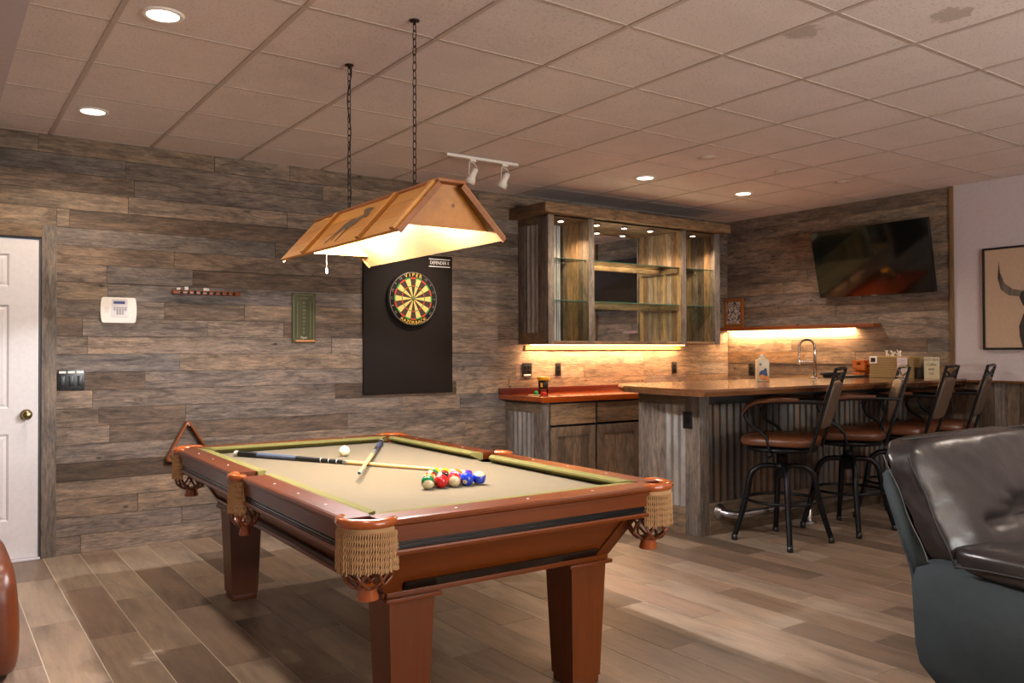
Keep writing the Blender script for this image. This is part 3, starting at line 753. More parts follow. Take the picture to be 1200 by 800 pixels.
# corner posts of the skirt (raised boards)
def lerp(a, b, f): return a+(b-a)*f
for (X0, X1, x0, x1, sx) in ((bx0, bx0+.06, tx0, tx0+.06, -1), (bx1, bx1-.06, tx1, tx1-.06, 1)):
    for (Y, y_, sy) in ((by0, ty0, -1), (by1, ty1, 1)):
        mb = MB(); o_ = .008
        a = [(X0+sx*o_, Y+sy*o_, zs0), (X1, Y+sy*o_, zs0), (x1, y_+sy*o_, zs1), (x0+sx*o_, y_+sy*o_, zs1)]
        b_ = [(X0+sx*o_, Y-sy*.05, zs0), (X1, Y-sy*.05, zs0), (x1, y_-sy*.05, zs1), (x0+sx*o_, y_-sy*.05, zs1)]
        mb.add(a+b_, [(0,1,2,3), (7,6,5,4), (0,4,5,1), (1,5,6,2), (2,6,7,3), (3,7,4,0)])
        obj('corner_board', mb, M_cherryz, PTB)
# black band low on the skirt and base moulding
fz = (.545-zs1)/(zs0-zs1)
for (a0, a1, c, ax) in ((tx0+.06, tx1-.06, ty0, 'x'), (tx0+.06, tx1-.06, ty1, 'x'), (ty0+.06, ty1-.06, tx0, 'y'), (ty0+.06, ty1-.06, tx1, 'y')):
    ctr = TCY if ax == 'x' else TCX; s = -1 if c < ctr else 1
    mb = MB(); pr = [(c+s*.012, .508), (c+s*.034, .538), (c-s*.01, .538), (c-s*.01, .508)]
    if ax == 'x': mb.prism([(y, z) for y, z in pr], a0, a1, 'x')
    else: mb.prism([(x, z) for x, z in pr], a0, a1, 'y')
    obj('black_band', mb, M_blacktrim, PTB)
    mb = MB()
    if ax == 'x': mb.box((a0-.06, c-.012, .488), (a1+.06, c+.012, .506), .002)
    else: mb.box((c-.012, a0-.06, .488), (c+.012, a1+.06, .506), .002)
    obj('base_moulding', mb, M_cherry if ax == 'x' else M_cherryy, PTB)
obj('underside', MB().box((TX0+.11, TY0+.11, .672), (TX1-.11, TY1-.11, .72)), M_blacktrim, PTB)
for sx in (-1, 1):
    for sy in (-1, 1):
        cx = TCX+sx*.385; cy = TCY+sy*.95; a = .085; b = .068
        mb = MB()
        mb.add([(cx-b, cy-b, .03), (cx+b, cy-b, .03), (cx+b, cy+b, .03), (cx-b, cy+b, .03), (cx-a, cy-a, .475), (cx+a, cy-a, .475), (cx+a, cy+a, .475), (cx-a, cy+a, .475)],
               [(3,2,1,0),(4,5,6,7),(0,1,5,4),(1,2,6,5),(2,3,7,6),(3,0,4,7)])
        lg = obj('leg', mb, M_cherryz, PTB)
        obj('foot', MB().box((cx-b+.004, cy-b+.004, 0), (cx+b-.004, cy+b-.004, .03), .003), M_cherryz, lg)
        obj('leg_cap', MB().box((cx-a-.02, cy-a-.02, .474), (cx+a+.02, cy+a+.02, .489), .003), M_cherry, lg)
PTB.rotation_euler = (0, 0, radians(-1.05))
# ------------------------------------------------------------------ balls and cues
def ballmat(name, col, stripe):
    q = NT(name); tc = q.n('ShaderNodeTexCoord'); sp = q.n('ShaderNodeSeparateXYZ'); nr = q.n('ShaderNodeVectorMath', _operation='NORMALIZE')
    q.l(tc.outputs['Object'], nr.inputs[0]); q.l(nr.outputs[0], sp.inputs[0])
    ivory = hx('cdbf9a'); c = col
    if stripe:
        z = q.math('ABSOLUTE', sp.outputs[2]); c = q.mix(q.math('GREATER_THAN', z, .56), col, ivory)
    if name != 'ball_cue':
        x = q.math('ABSOLUTE', sp.outputs[0]); c = q.mix(q.math('GREATER_THAN', x, .94), c, ivory)
    if hasattr(c, 'is_linked'): q.base(c)
    else: q.b.inputs['Base Color'].default_value = c
    q.b.inputs['Roughness'].default_value = .08; q.b.inputs['Coat Weight'].default_value = .6
    return q.m
BR = .0286
def ball(x, y, colname, col, stripe, num, rot, lab, grp='object balls racked in a triangle'):
    o = obj('pool_ball' if num else 'cue_ball', MB().sphere((0,0,0), BR, 28), ballmat('ball_'+str(num) if num else 'ball_cue', col, stripe), None)
    o.location = (x, y, ZC+BR+.0002); o.rotation_euler = rot
    if num:
        for sg in (1, -1):
            mb = MB(); M_ = frame((sg*(BR+.0001), 0, 0), (0, sg, 0), (0, 0, 1))
            tx = text('number', str(num), .016, M_black, o, M_, 0)
            for v in tx.data.vertices: v.co = v.co.normalized()*(BR+.0003)
    return tag(o, lab, 'ball', grp if num else None)
YEL, BLU, RED, PUR, ORA, GRE, MAR, BLK = hx('dba90e'), hx('1238b8'), hx('b50c12'), hx('45127e'), hx('dd6a14'), hx('0b5c34'), hx('6d1018'), hx('0b0b0d')
b0 = Vector((1.650, 2.927, 0)); e1 = Vector((cos(radians(-6)), sin(radians(-6)), 0)); e2 = Vector((cos(radians(54)), sin(radians(54)), 0))
face = YAW+pi     # direction from balls to the camera
lay = {(0,0): ('green', GRE, 1, 14, (1.05, 0, face-pi/2+.15), 'green striped ball at the near left corner of the rack'),
 (0,1): ('red', RED, 0, 3, (.3, 1.2, 0), 'red ball in the near row between green stripe and red stripe'),
 (0,2): ('redstripe', RED, 1, 11, (1.35, .15, face-pi/2+.1), 'red striped ball showing its white end, middle of the near row'),
 (0,3): ('blue', BLU, 0, 2, (0, .35, face-.25), 'solid blue ball showing its number, near row'),
 (0,4): ('bluestripe', BLU, 1, 10, (.25, .1, face+pi/2-.1), 'blue striped ball at the right end of the near row'),
 (1,0): ('orangestripe', ORA, 1, 13, (1.57, 0, face+.2), 'orange striped ball just behind the green striped ball'),
 (1,1): ('black', BLK, 0, 8, (.4, .9, .3), 'black ball behind the red ball in the rack'),
 (1,2): ('purple', PUR, 0, 4, (.4, .9, 1.3), 'purple ball behind the red striped ball'),
 (1,3): ('purplestripe', PUR, 1, 12, (1.57, 0, face+.3), 'purple striped ball behind the solid blue ball'),
 (2,0): ('maroon', MAR, 0, 7, (.2, 1.3, .5), 'maroon ball in the third row, left side of the rack'),
 (2,1): ('maroonstripe', MAR, 1, 15, (1.57, .5, face+.4), 'maroon striped ball in the middle of the third row'),
 (2,2): ('orange', ORA, 0, 5, (.5, .9, .1), 'solid orange ball at the right of the third row'),
 (3,0): ('darkgreen', GRE, 0, 6, (.5, .7, .2), 'solid green ball in the fourth row of the rack'),
 (3,1): ('yellowstripe', YEL, 1, 9, (1.57, .5, face+.1), 'yellow striped ball in the fourth row of the rack'),
 (4,0): ('yellow', YEL, 0, 1, (.6, .9, .7), 'solid yellow ball at the far tip of the rack')}
for (k, j), a in lay.items():
    q = b0+e1*(j*.0576)+e2*(k*.0576)
    ball(q.x, q.y, a[0], a[1], a[2], a[3], a[4], a[5])
ball(1.811, 4.111, 'cue', hx('e2dbb4'), 0, 0, (0,0,0), 'ivory cue ball alone beyond the racked balls')
def cue(P0, P1, lab, wrap, fore, orn):
    P0 = Vector(P0); P1 = Vector(P1); L = (P1-P0).length; dirn = (P1-P0)/L
    t = thing('pool_cue', lab, 'pool cue', P0, 'pool cues lying on the table')
    def rad(s): return lerp(.0145, .0105, min(1, s/.74)) if s < .74 else lerp(.0102, .0062, (s-.74)/(L-.74))
    def seg(nm, s0, s1, mat, e=0): return obj(nm, MB().tube([P0+dirn*s0, P0+dirn*((s0+s1)/2), P0+dirn*s1], [rad(s0)+e, rad((s0+s1)/2)+e, rad(s1)+e], 14), mat, t)
    seg('bumper', 0, .022, plain('cue_bumper', hx('d9cfc0'), .6)); seg('ring', .022, .030, M_brass)
    seg('butt', .030, .16, fore); seg('wrap', .16, .42, wrap, .0003); seg('forearm', .42, .72, fore)
    for s in (.58, .63, .68): seg('inlay_ring', s, s+orn, M_pearl, .0002)
    seg('joint', .72, .745, M_silver, .0004); seg('shaft', .745, L-.03, plain('maple', hx('c9a56c'), .35) if 'maple' not in bpy.data.materials else bpy.data.materials['maple'])
    seg('ferrule', L-.03, L-.008, M_white); seg('tip', L-.008, L, plain('blue_tip', hx('1d4f63'), .9) if 'blue_tip' not in bpy.data.materials else bpy.data.materials['blue_tip'])
cue((1.345, 4.460, .7712), (2.012, 3.190, .7625), 'pool cue with blue grey wrap lying from the far left to behind the rack', plain('blue_wrap', hx('4a5468'), .8), M_black, .004)
cue((2.228, 4.517, .7712), (1.496, 3.244, .7965), 'pool cue crossing over the other one with its tip raised', plain('navy_wrap', hx('2c3350'), .8), plain('dark_forearm', hx('221a1c'), .4), .012)

# ------------------------------------------------------------------ pine lamp over the table
LX = 1.725; LY0, LY1 = 2.85, 4.13; zb, zt = 1.78, 1.985
LP = thing('hanging_table_lamp', 'honey pine roof-shaped lamp hanging on chains over the pool table', 'lamp', (LX, 3.5, zb))
xb0, xb1, xt0, xt1 = 1.472, 1.980, 1.655, 1.775
def slab4(a, b, c, d, th, name, mat, parent=LP, inward=None):
    vs = [Vector(v) for v in (a, b, c, d)]; nrm = (vs[1]-vs[0]).cross(vs[3]-vs[0]).normalized()
    ctr = Vector((LX, 3.5, 1.85))
    if nrm.dot(ctr-vs[0]) < 0: nrm = -nrm
    mb = MB(); mb.add(vs+[v+nrm*th for v in vs], [(0,1,2,3), (7,6,5,4), (0,4,5,1), (1,5,6,2), (2,6,7,3), (3,7,4,0)])
    return obj(name, mb, mat, parent)
for s, (xb, xt) in enumerate(((xb0, xt0), (xb1, xt1))):
    fr = [0, .36, .7, 1.0]
    for k in range(3):    # three boards per slope
        f0, f1 = fr[k]+.003, fr[k+1]-.003
        xa, za = lerp(xb, xt, f0), lerp(zb, zt, f0); xc, zc_ = lerp(xb, xt, f1), lerp(zb, zt, f1)
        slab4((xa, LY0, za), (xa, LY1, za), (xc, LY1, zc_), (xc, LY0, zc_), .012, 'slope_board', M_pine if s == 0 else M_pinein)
    # battens on the outside
    dn = Vector((zt-zb, 0, -(xt-xb))).normalized(); dn = dn if dn.x*(xb-LX) > 0 else -dn
    for yb in (LY0+.015, LY0+.33, LY1-.33):
        a = Vector((xb, yb, zb)); b_ = Vector((xt, yb, zt)); w_ = Vector((0, .035, 0)); e = b_-a
        vs = [a+dn*.001, a+w_+dn*.001, b_+w_+dn*.001, b_+dn*.001]; vs2 = [v+dn*.014 for v in vs]
        mb = MB(); mb.add(vs+vs2, [(0,1,2,3), (7,6,5,4), (0,4,5,1), (1,5,6,2), (2,6,7,3), (3,7,4,0)]); obj('batten', mb, M_pine, LP)
obj('ridge_board', MB().box((xt0-.004, LY0-.01, zt), (xt1+.004, LY1+.01, zt+.014), .002), M_pinedark, LP)
# end boards, set in and leaning
def gable(y0, yt, name):
    th = .012; s = 1 if yt > y0 else -1
    i = .014
    z0g = zb+.035; f = .035/(zt-zb)
    xa, xc = lerp(xb0, xt0, f)+i, lerp(xb1, xt1, f)-i
    a = [(xa, y0, z0g), (xc, y0, z0g), (xt1-i*.5, yt, zt-.001), (xt0+i*.5, yt, zt-.001)]
    mb = MB(); mb.add([Vector(v) for v in a]+[Vector(v)+Vector((0, th*s, 0)) for v in a], [(0,1,2,3), (7,6,5,4), (0,4,5,1), (1,5,6,2), (2,6,7,3), (3,7,4,0)])
    obj(name, mb, M_pine, LP)
gable(LY0+.075, LY0+.05, 'end_board'); gable(LY1-.075, LY1-.05, 'end_board')
for s, (xb, xt) in enumerate(((xb0, xt0), (xb1, xt1))):   # dark edge strips on the near and far ends
    for yy in (LY0-.004, LY1):
        slab4((xb, yy, zb), (xb, yy+.004, zb), (xt, yy+.004, zt), (xt, yy, zt), .022, 'edge_strip', M_pinedark)
# dark burned-in leaping animal silhouette on the left slope
def onslope(u, v): # u along y from near (0) to far (1.28), v up the slope 0..1
    x = lerp(xb0, xt0, v); z = lerp(zb, zt, v); n_ = Vector((-(zt-zb), 0, (xt0-xb0))).normalized()*.0015
    return Vector((x, LY0+u, z))+n_
sil = [(0.499, 0.819), (0.5, 0.763), (0.517, 0.747), (0.497, 0.676), (0.497, 0.589), (0.546, 0.614), (0.572, 0.474), (0.61, 0.41), (0.624, 0.287), (0.634, 0.096), (0.651, 0.127), (0.639, 0.403), (0.673, 0.424), (0.7, 0.37), (0.7, 0.16), (0.715, 0.182), (0.717, 0.389), (0.746, 0.218), (0.762, 0.119), (0.778, 0.146), (0.753, 0.294), (0.73, 0.461), (0.724, 0.566), (0.681, 0.665), (0.612, 0.652), (0.568, 0.702), (0.617, 0.837), (0.608, 0.884), (0.563, 0.868)]
mb = MB(); vv = [onslope(u, v) for u, v in sil]; mb.add(vv, [list(range(len(vv)))]); 
bmx = bmesh.new(); vs_ = [bmx.verts.new(v) for v in vv]; bmx.faces.new(vs_); bmesh.ops.triangulate(bmx, faces=bmx.faces[:])
mb = MB(); mb.bm(bmx); obj('burned_silhouette', mb, plain('burned_brown', hx('5a4632'), .8), LP)
# chains
def link(c, ang):
    pts = []
    for k in range(14):
        a = 2*pi*k/14; x = .0085*cos(a); z = .0155*sin(a)+(.005 if sin(a) > 0 else -.005)
        pts.append(Vector((x*cos(ang), x*sin(ang), z)))
    return MB().tube(pts, .0021, 5, True)
proto = None
for cy_ in (3.10, 3.765):
    z = zt+.03; k = 0
    while z < H-.015:
        if proto is None:
            proto = obj('chain_link', link((0,0,0), .4), M_chain, LP); o = proto
        else: o = proto.copy(); C.objects.link(o)
        o.parent = LP; o.location = Vector((LX-.04, cy_, z))-ORG[LP.name]; o.rotation_euler = (0, 0, (k % 2)*pi/2)
        z += .0335; k += 1
    obj('ceiling_hook', MB().lathe([(.022, H), (.022, H-.004), (.006, H-.007), (.004, H-.02), (0, H-.02)], (LX-.04, cy_, 0), 14), M_chain, LP)
    obj('eye_bolt', MB().tube([(LX-.04+.008*cos(2*pi*k/12), cy_, zt+.018+.008*sin(2*pi*k/12)) for k in range(12)], .002, 5, True), M_chain, LP)
rc = random.Random(2)
# the proto mesh was built about the parent's origin: bring it to its own centre
for v in proto.data.vertices: v.co += ORG[LP.name]
obj('power_cord', MB().tube([(LX-.04+.012*sin(k*.9), 3.765+.008*cos(k*.7), zt+.014+(H-zt-.016)*k/16) for k in range(17)], .003, 6), M_black, LP)
for cy_ in (3.10, 3.85):
    so = obj('socket', MB().lathe([(.02, zt-.002), (.02, zt-.03), (.016, zt-.05), (0, zt-.05)], (LX, cy_, 0), 12), M_white, LP)
    obj('bulb', MB().sphere((LX, cy_, 1.895), .028, 12), M_bulb, LP)
    lamp('bulb_light', 'POINT', (LX, cy_, 1.86), P_LAMP, (.95, .96, 1), LP, shadow_soft_size=.02)
obj('pull_chain', MB().tube([(LX-.06, 4.0, zt-.02), (LX-.06, 4.0, 1.735)], .0015, 5), M_nickel, LP)
obj('pull_knob', MB().lathe([(.0, 1.738), (.006, 1.732), (.006, 1.712), (0, 1.706)], (LX-.06, 4.0, 0), 8), M_white, LP)

# ------------------------------------------------------------------ ceiling fixtures
def can(x, y, lab, lit=True, power=P_CAN, grp='lit recessed ceiling lights'):
    t = thing('recessed_light', lab, 'ceiling light', (x, y, H), grp)
    obj('trim_ring', MB().lathe([(.062, H-.001), (.066, H-.008), (.080, H-.008), (.086, H-.001), (.086, H+.0)], (x, y, 0), 28), M_white, t)
    obj('lens', MB().lathe([(0, H-.005), (.064, H-.005), (.064, H-.001), (0, H-.001)], (x, y, 0), 28), M_can, t)
    lamp('can_light', 'SPOT', (x, y, H-.012), power, WARM, t, rot=(0, 0, 0), spot_size=radians(150), spot_blend=.6, shadow_soft_size=.06)
can(.797, 3.643, 'lit recessed ceiling light near the left soffit, closer to the viewer', power=45)
can(.784, 5.335, 'lit recessed ceiling light near the left plank wall')
can(4.752, 4.857, 'lit recessed ceiling light in front of the wall cabinet')
can(5.954, 4.849, 'lit recessed ceiling light nearer the television wall')
for (x, y, q) in ((.8, 1.9, 'over the left side of the room'), (3.6, .6, 'over the seating behind the viewer'), (5.95, 1.2, 'over the right side of the seating'), (2.2, -1.2, 'at the far end behind the viewer')):  # out-of-view cans, added for even bounce light on the ceiling
    can(x, y, 'added unseen recessed ceiling light '+q)
for (x, y), lab in zip(((4.623, 4.086), (5.453, 4.067), (6.231, 4.049)), ('leftmost of three small unlit ceiling discs over the stools', 'middle one of three small unlit ceiling discs over the stools', 'rightmost of three small unlit ceiling discs over the stools')):
    t = thing('ceiling_disc', lab, 'ceiling light', (x, y, H), 'small unlit ceiling discs over the bar')
    obj('ring', MB().lathe([(.045, H-.002), (.048, H-.008), (.057, H-.008), (.06, H-.001), (.06, H)], (x, y, 0), 24), M_grid, t)
    obj('lens', MB().lathe([(0, H-.004), (.046, H-.004), (.046, H-.001)], (x, y, 0), 24), M_white, t)
t = thing('track_light', 'white ceiling track with two spot heads aimed at the dartboard', 'track light', (3.29, 5.03, H))
obj('track', MB().box((2.985, 5.013, H-.024), (3.60, 5.047, H-.004), .002), M_white, t)
for x in (3.22, 3.50):
    hd = obj('spot_head', MB().lathe([(.0, .052), (.020, .050), (.024, .03), (.024, -.01), (.036, -.03), (.040, -.062), (.038, -.062), (.03, -.03), (0, -.03)], (0,0,0), 18).xf(Matrix.Translation((x, 5.05, H-.13)) @ Matrix.Rotation(radians(24), 4, 'X') @ Matrix.Rotation(radians(14), 4, 'Y')), M_white, t)
    obj('adapter', MB().box((x-.04, 5.018, H-.04), (x+.01, 5.042, H-.022), .002), M_white, hd)
    obj('yoke', MB().tube([(x-.04, 5.03, H-.045), (x-.045, 5.03, H-.13), (x-.028, 5.05, H-.14)], .003, 6).tube([(x-.04, 5.03, H-.045), (x-.0, 5.03, H-.048), (x+.03, 5.04, H-.08), (x+.02, 5.05, H-.12)], .003, 6), M_white, hd)
    aim = Vector((3.25, 6.04, 1.75))-Vector((x, 5.05, H-.16))
    lamp('spot_light', 'SPOT', (x, 5.07, H-.20), 34, WARM, t, rot=aim.to_track_quat('-Z', 'Y').to_euler(), spot_size=radians(50), spot_blend=.9, shadow_soft_size=.03)

# ------------------------------------------------------------------ wall cabinet
CX0, CX1, CY, CZ0, CZ1 = 4.345, 6.53, 5.62, 1.372, 2.485
WC = thing('wall_cabinet', 'barnwood wall cabinet with glass shelves, mirror and small lights', 'cabinet', (5.44, YB, CZ0))
def corrug(a0, a1, z0, z1, at, axis, pitch=.045, amp=.006, hz=False):
    n = int((a1-a0)/pitch*8); mb = MB(); vs = []
    for k in range(n+1):
        a = a0+(a1-a0)*k/n; o = amp*cos(2*pi*(a-a0)/pitch)
        for z in (z0, z1): vs.append((a, at+o, z) if axis == 'x' else (at+o, a, z))
    return mb.add(vs, [(2*k, 2*k+1, 2*k+3, 2*k+2) for k in range(n)], True)
B = YB-.002
obj('bottom_board', MB().box((CX0, CY, CZ0), (CX1, B, CZ0+.028), .002), M_cabwoodh, WC)
obj('top_board', MB().box((CX0, CY, CZ1-.01), (CX1, B, CZ1), .0), M_cabwoodh, WC)
for (a, b_) in ((CX0, 4.41), (4.80, 4.865), (5.99, 6.045), (6.455, CX1)):
    obj('front_stile', MB().box((a, CY-.002, CZ0), (b_, CY+.02, CZ1), .002), M_barnx, WC)
obj('front_rail', MB().box((4.41, CY, CZ1-.014), (6.455, CY+.02, CZ1)), M_cabwoodh, WC)
# crown
obj('crown_board', MB().box((CX0-.10, CY-.10, CZ1), (CX1+.05, CY-.07, CZ1+.085), .003), M_cabwoodh, WC)
obj('crown_board', MB().box((CX0-.10, CY-.07, CZ1), (CX0-.07, B, CZ1+.085), .003), M_cabwoodh, WC)
obj('crown_top', MB().box((CX0-.09, CY-.09, CZ1+.001), (CX1+.05, B, CZ1+.015)), M_cabwoodh, WC)
# left side: frame boards and corrugated insert
sx = CX0
obj('side_stile', MB().box((sx, CY+.02, CZ0+.03), (sx+.02, 5.765, CZ1), .002), M_barnx, WC)
obj('side_stile', MB().box((sx, 5.955, CZ0+.03), (sx+.02, B, CZ1-.06), .002), M_barnx, WC)
obj('side_rail', MB().box((sx-.001, 5.765, CZ1-.065), (sx+.02, B, CZ1), .002), M_barnh, WC)
obj('side_rail', MB().box((sx-.001, 5.66, CZ0), (sx+.02, B, CZ0+.1), .002), M_barnh, WC)
obj('corrugated_panel', corrug(5.765, 5.955, CZ0+.09, CZ1-.06, sx+.012, 'y', .066, .009), M_corr, WC)
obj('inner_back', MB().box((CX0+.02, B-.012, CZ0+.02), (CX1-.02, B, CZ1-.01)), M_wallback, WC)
obj('corrugated_back', corrug(4.37, 4.82, CZ0+.03, CZ1-.012, B-.03, 'x', .05, .008), M_corr, WC)
# vertical boards lining the dividers and the right end
rg = random.Random(9)
def vboards(x, y0, y1, th, sgn):
    y = y0
    while y < y1-.005:
        w_ = min(rg.choice((.06, .075, .09)), y1-y); 
        if y1-(y+w_) < .02: w_ = y1-y
        obj('lining_board', MB().box((x, y+.0008, CZ0+.029), (x+sgn*(th+rg.uniform(-.002, .001)), y+w_-.0008, CZ1-.012)), M_barnv if rg.random() < .55 else M_cabwood, WC); y += w_
vboards(4.832, CY+.021, B-.012, -.018, 1); vboards(4.833, CY+.021, B-.13, .018, 1)
vboards(6.018, CY+.021, B-.13, -.018, 1); vboards(6.019, CY+.021, B-.012, .018, 1)
vboards(CX1-.001, CY+.021, B-.012, -.02, 1)
MY = B-.125
obj('mirror', MB().box((4.853, MY, CZ0+.03), (5.998, MY+.006, CZ1-.012)), M_mirror, WC)
for x in (5.992,): obj('mirror_strip', MB().box((x, MY-.012, CZ0+.03), (x+.008, MY, CZ1-.012)), M_cabwood, WC)
for z in (1.752, 2.118):
    obj('shelf_cleat', MB().box((4.853, MY-.02, z-.048), (5.998, MY, z-.004), .001), M_cabwoodh, WC)
    obj('shelf_cleat', MB().box((5.98, CY+.06, z-.048), (5.999, MY-.02, z-.004), .001), M_cabwoodh, WC)
    for (a, b_, yb) in ((4.372, 4.812, B-.045), (4.855, 5.996, MY-.002), (6.04, 6.508, B-.02)):
        g = obj('glass_shelf', MB().box((a, CY+.045, z), (b_, yb, z+.006)), M_glass, WC)
        obj('shelf_edge', MB().box((a, CY+.0435, z), (b_, CY+.0448, z+.006)), M_glassedge, g)
    for (a, yb) in ((4.812, 5.68), (4.812, 5.92), (6.508, 5.68), (6.508, 5.92)): obj('shelf_pin', MB().box((a-.014, yb-.006, z-.012), (a, yb+.006, z-.001)), M_cabwood, WC)
for x in (4.58, 5.0, 5.34, 5.68, 6.27):
    y = 5.74
    pk = obj('puck_light', MB().lathe([(.0, CZ1-.030), (.024, CZ1-.030), (.024, CZ1-.011), (0, CZ1-.011)], (x, y, 0), 16), M_puck, WC)
    obj('puck_ring', MB().lathe([(.0245, CZ1-.028), (.031, CZ1-.028), (.031, CZ1-.0105), (.0245, CZ1-.0105)], (x, y, 0), 16), M_nickel, pk)
    lamp('puck_spot', 'SPOT', (x, y, CZ1-.036), 24, (1, .72, .45), WC, spot_size=radians(125), spot_blend=.6, shadow_soft_size=.015)
# lit cleat under the cabinet
LC = thing('under_cabinet_light', 'glowing light strip on a wooden cleat under the wall cabinet', 'strip light', (5.43, FY, 1.34))
obj('cleat', MB().box((4.405, FY-.022, 1.322), (6.40, FY, 1.362), .001), M_pine, LC)
obj('led_strip', MB().box((4.42, FY-.10, 1.3625), (6.38, FY-.07, 1.3705)), M_led, LC)
lamp('strip_light', 'AREA', (5.4, FY-.085, 1.360), P_STRIP, GOLD, LC, rot=(radians(14), 0, 0), shape='RECTANGLE', size=1.95, size_y=.03)

# ------------------------------------------------------------------ base cabinet and red counter
BC = thing('base_cabinet', 'barnwood base cabinet with two doors under the red counter', 'cabinet', (5.3, YB, 0))
q0, q1, qy = 4.20, 6.5, 5.45
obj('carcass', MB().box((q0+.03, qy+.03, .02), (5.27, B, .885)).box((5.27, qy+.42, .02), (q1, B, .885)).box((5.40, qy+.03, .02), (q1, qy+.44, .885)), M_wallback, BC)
for (a, b_) in ((5.40+.12, 5.44+.12),): pass
obj('side_post', MB().box((q0, qy, 0), (q0+.022, qy+.09, .884), .002), M_barnx, BC)
obj('side_post', MB().box((q0, B-.10, 0), (q0+.022, B, .79), .002), M_barnx, BC)
obj('side_rail', MB().box((q0-.002, qy+.09, .79), (q0+.022, B, .885), .002), M_barnh, BC)
obj('side_rail', MB().box((q0-.001, qy+.09, 0), (q0+.022, B-.10, .12), .002), M_barnh, BC)
obj('side_board', MB().box((q0, qy+.09, .12), (q0+.022, qy+.19, .79), .002), M_barnx, BC)
obj('corrugated_panel', corrug(qy+.19, B-.10, .11, .80, q0+.014, 'y', .066, .008), M_corr, BC)
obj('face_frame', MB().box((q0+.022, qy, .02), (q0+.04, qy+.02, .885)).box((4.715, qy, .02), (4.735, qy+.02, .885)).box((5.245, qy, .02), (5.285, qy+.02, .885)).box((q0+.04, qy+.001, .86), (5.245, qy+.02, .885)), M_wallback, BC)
obj('open_end_stile', MB().box((5.262, qy-.006, .02), (5.285, qy+.4, .885), .001), M_cabwood, BC)
def cdoor(x0, x1, z0, z1):
    dr = thing_part = obj('cabinet_door', MB().box((x0, qy-.014, z0), (x0+.075, qy-.001, z1), .001).box((x1-.075, qy-.014, z0), (x1, qy-.001, z1), .001).box((x0+.075, qy-.014, z1-.08), (x1-.075, qy-.001, z1), .001).box((x0+.075, qy-.014, z0), (x1-.075, qy-.001, z0+.08), .001), M_doorw, BC)
    n = 4; w_ = (x1-x0-.15)/n
    for k in range(n): obj('panel_board', MB().box((x0+.075+k*w_+.001, qy-.007, z0+.08), (x0+.075+(k+1)*w_-.001, qy-.002, z1-.08)), M_doorw, dr)
cdoor(4.228, 4.712, .05, .675); cdoor(4.738, 5.243, .05, .675)
for (a, b_) in ((4.228, 4.712), (4.738, 5.243)):
    obj('drawer_front', MB().box((a, qy-.018, .695), (b_, qy-.001, .868), .002), M_cabwoodh, BC)
for z in (.3, .5, .68): obj('cubby_shelf', MB().box((5.286, qy+.02, z), (5.41, qy+.4, z+.015)), M_cabwood, BC)
CT = thing('red_counter', 'glossy red-brown wooden countertop with backsplash along the back wall', 'countertop', (5.3, YB, .89))
obj('worktop', MB().box((4.126, 5.42, .89), (6.56, B, .93), .004), M_redtop, CT)
obj('backsplash', MB().box((4.126, B-.022, .931), (5.9, B, .985), .002), plain('red_stained_backsplash', hx('4f1a10'), .3, 0, .5), CT)
obj('edge_lip', MB().box((4.118, 5.412, .885), (6.56, 5.42, .932), .002), M_redtop, CT)
# jar and small balls on it
J = thing('snack_jar', 'clear plastic jar with yellow lid and black label on the red counter', 'jar', (4.405, 5.77, .9305))
jc = (4.405, 5.77, 0)
obj('jar_body', MB().lathe([(0, .9312), (.036, .9312), (.041, .94), (.045, 1.05), (.046, 1.055)], jc, 20), M_clear, J)
obj('label', MB().lathe([(.0432, .985), (.0462, 1.055)], jc, 20), plain('jar_label', hx('1d1a12'), .5), J)
obj('label_badge', MB().box((4.35, 5.735, 1.0), (4.372, 5.745, 1.035), .002), plain('badge_yellow', hx('c98f1c'), .5), J)
obj('lid', MB().lathe([(.050, 1.055), (.056, 1.06), (.056, 1.083), (.052, 1.086), (0, 1.086)], jc, 20), plain('yellow_lid', hx('dda012'), .4), J)
tag(obj('pencil', MB().tube([(4.22, 5.74, .9345), (4.33, 5.70, .9345)], .004, 6), plain('pencil_wood', hx('cdb27a'), .5), None, (4.27, 5.72, .9345)), 'pale wooden stick lying on the red counter beside the green ball', 'stick')
tag(obj('small_ball', MB().sphere((4.318, 5.76, .950), .0195, 14), plain('green_plastic', hx('19a040'), .3), None, (4.318, 5.76, .93)), 'small green ball on the red counter by the jar', 'ball')
tag(obj('small_block', MB().box((4.315, 5.655, .9306), (4.355, 5.695, .960), .008), plain('red_plastic', hx('e03a1c'), .35), None, (4.335, 5.675, .93)), 'small red block on the red counter in front of the jar', 'toy block')

# ------------------------------------------------------------------ bar
BA = thing('bar', 'barnwood and corrugated metal bar base with footing boards', 'bar', (5.8, 4.31, 0))
X0, Y0, Y1 = 4.44, 4.01, 4.62; XE = XR-.004
obj('carcass', MB().box((X0+.03, Y0+.03, .0), (XE, Y1, 1.02)), M_wallback, BA)
obj('corner_post', MB().box((X0, Y0-.0, 0), (X0+.10, Y0+.024, 1.022), .002), M_barnx, BA)
obj('corner_post', MB().box((X0, Y0+.024, 0), (X0+.022, Y0+.135, 1.022), .002), M_barnx, BA)
obj('top_beam', MB().box((X0+.10, Y0-.004, .925), (XE, Y0+.028, 1.022), .002), wood('dark_beam', [(0, hx('2f2a27'))], 'h', rnd=False), BA)
obj('base_board', MB().box((X0+.10, Y0-.006, .0), (XE, Y0+.028, .225), .002), M_barnh, BA)
xx = X0+.10
for k in range(3):
    xn = [5.4, 6.28, XE][k]
    obj('corrugated_panel', corrug(xx, xn, .22, .93, Y0+.016, 'x', .075, .011), M_corrd, BA); xx = xn
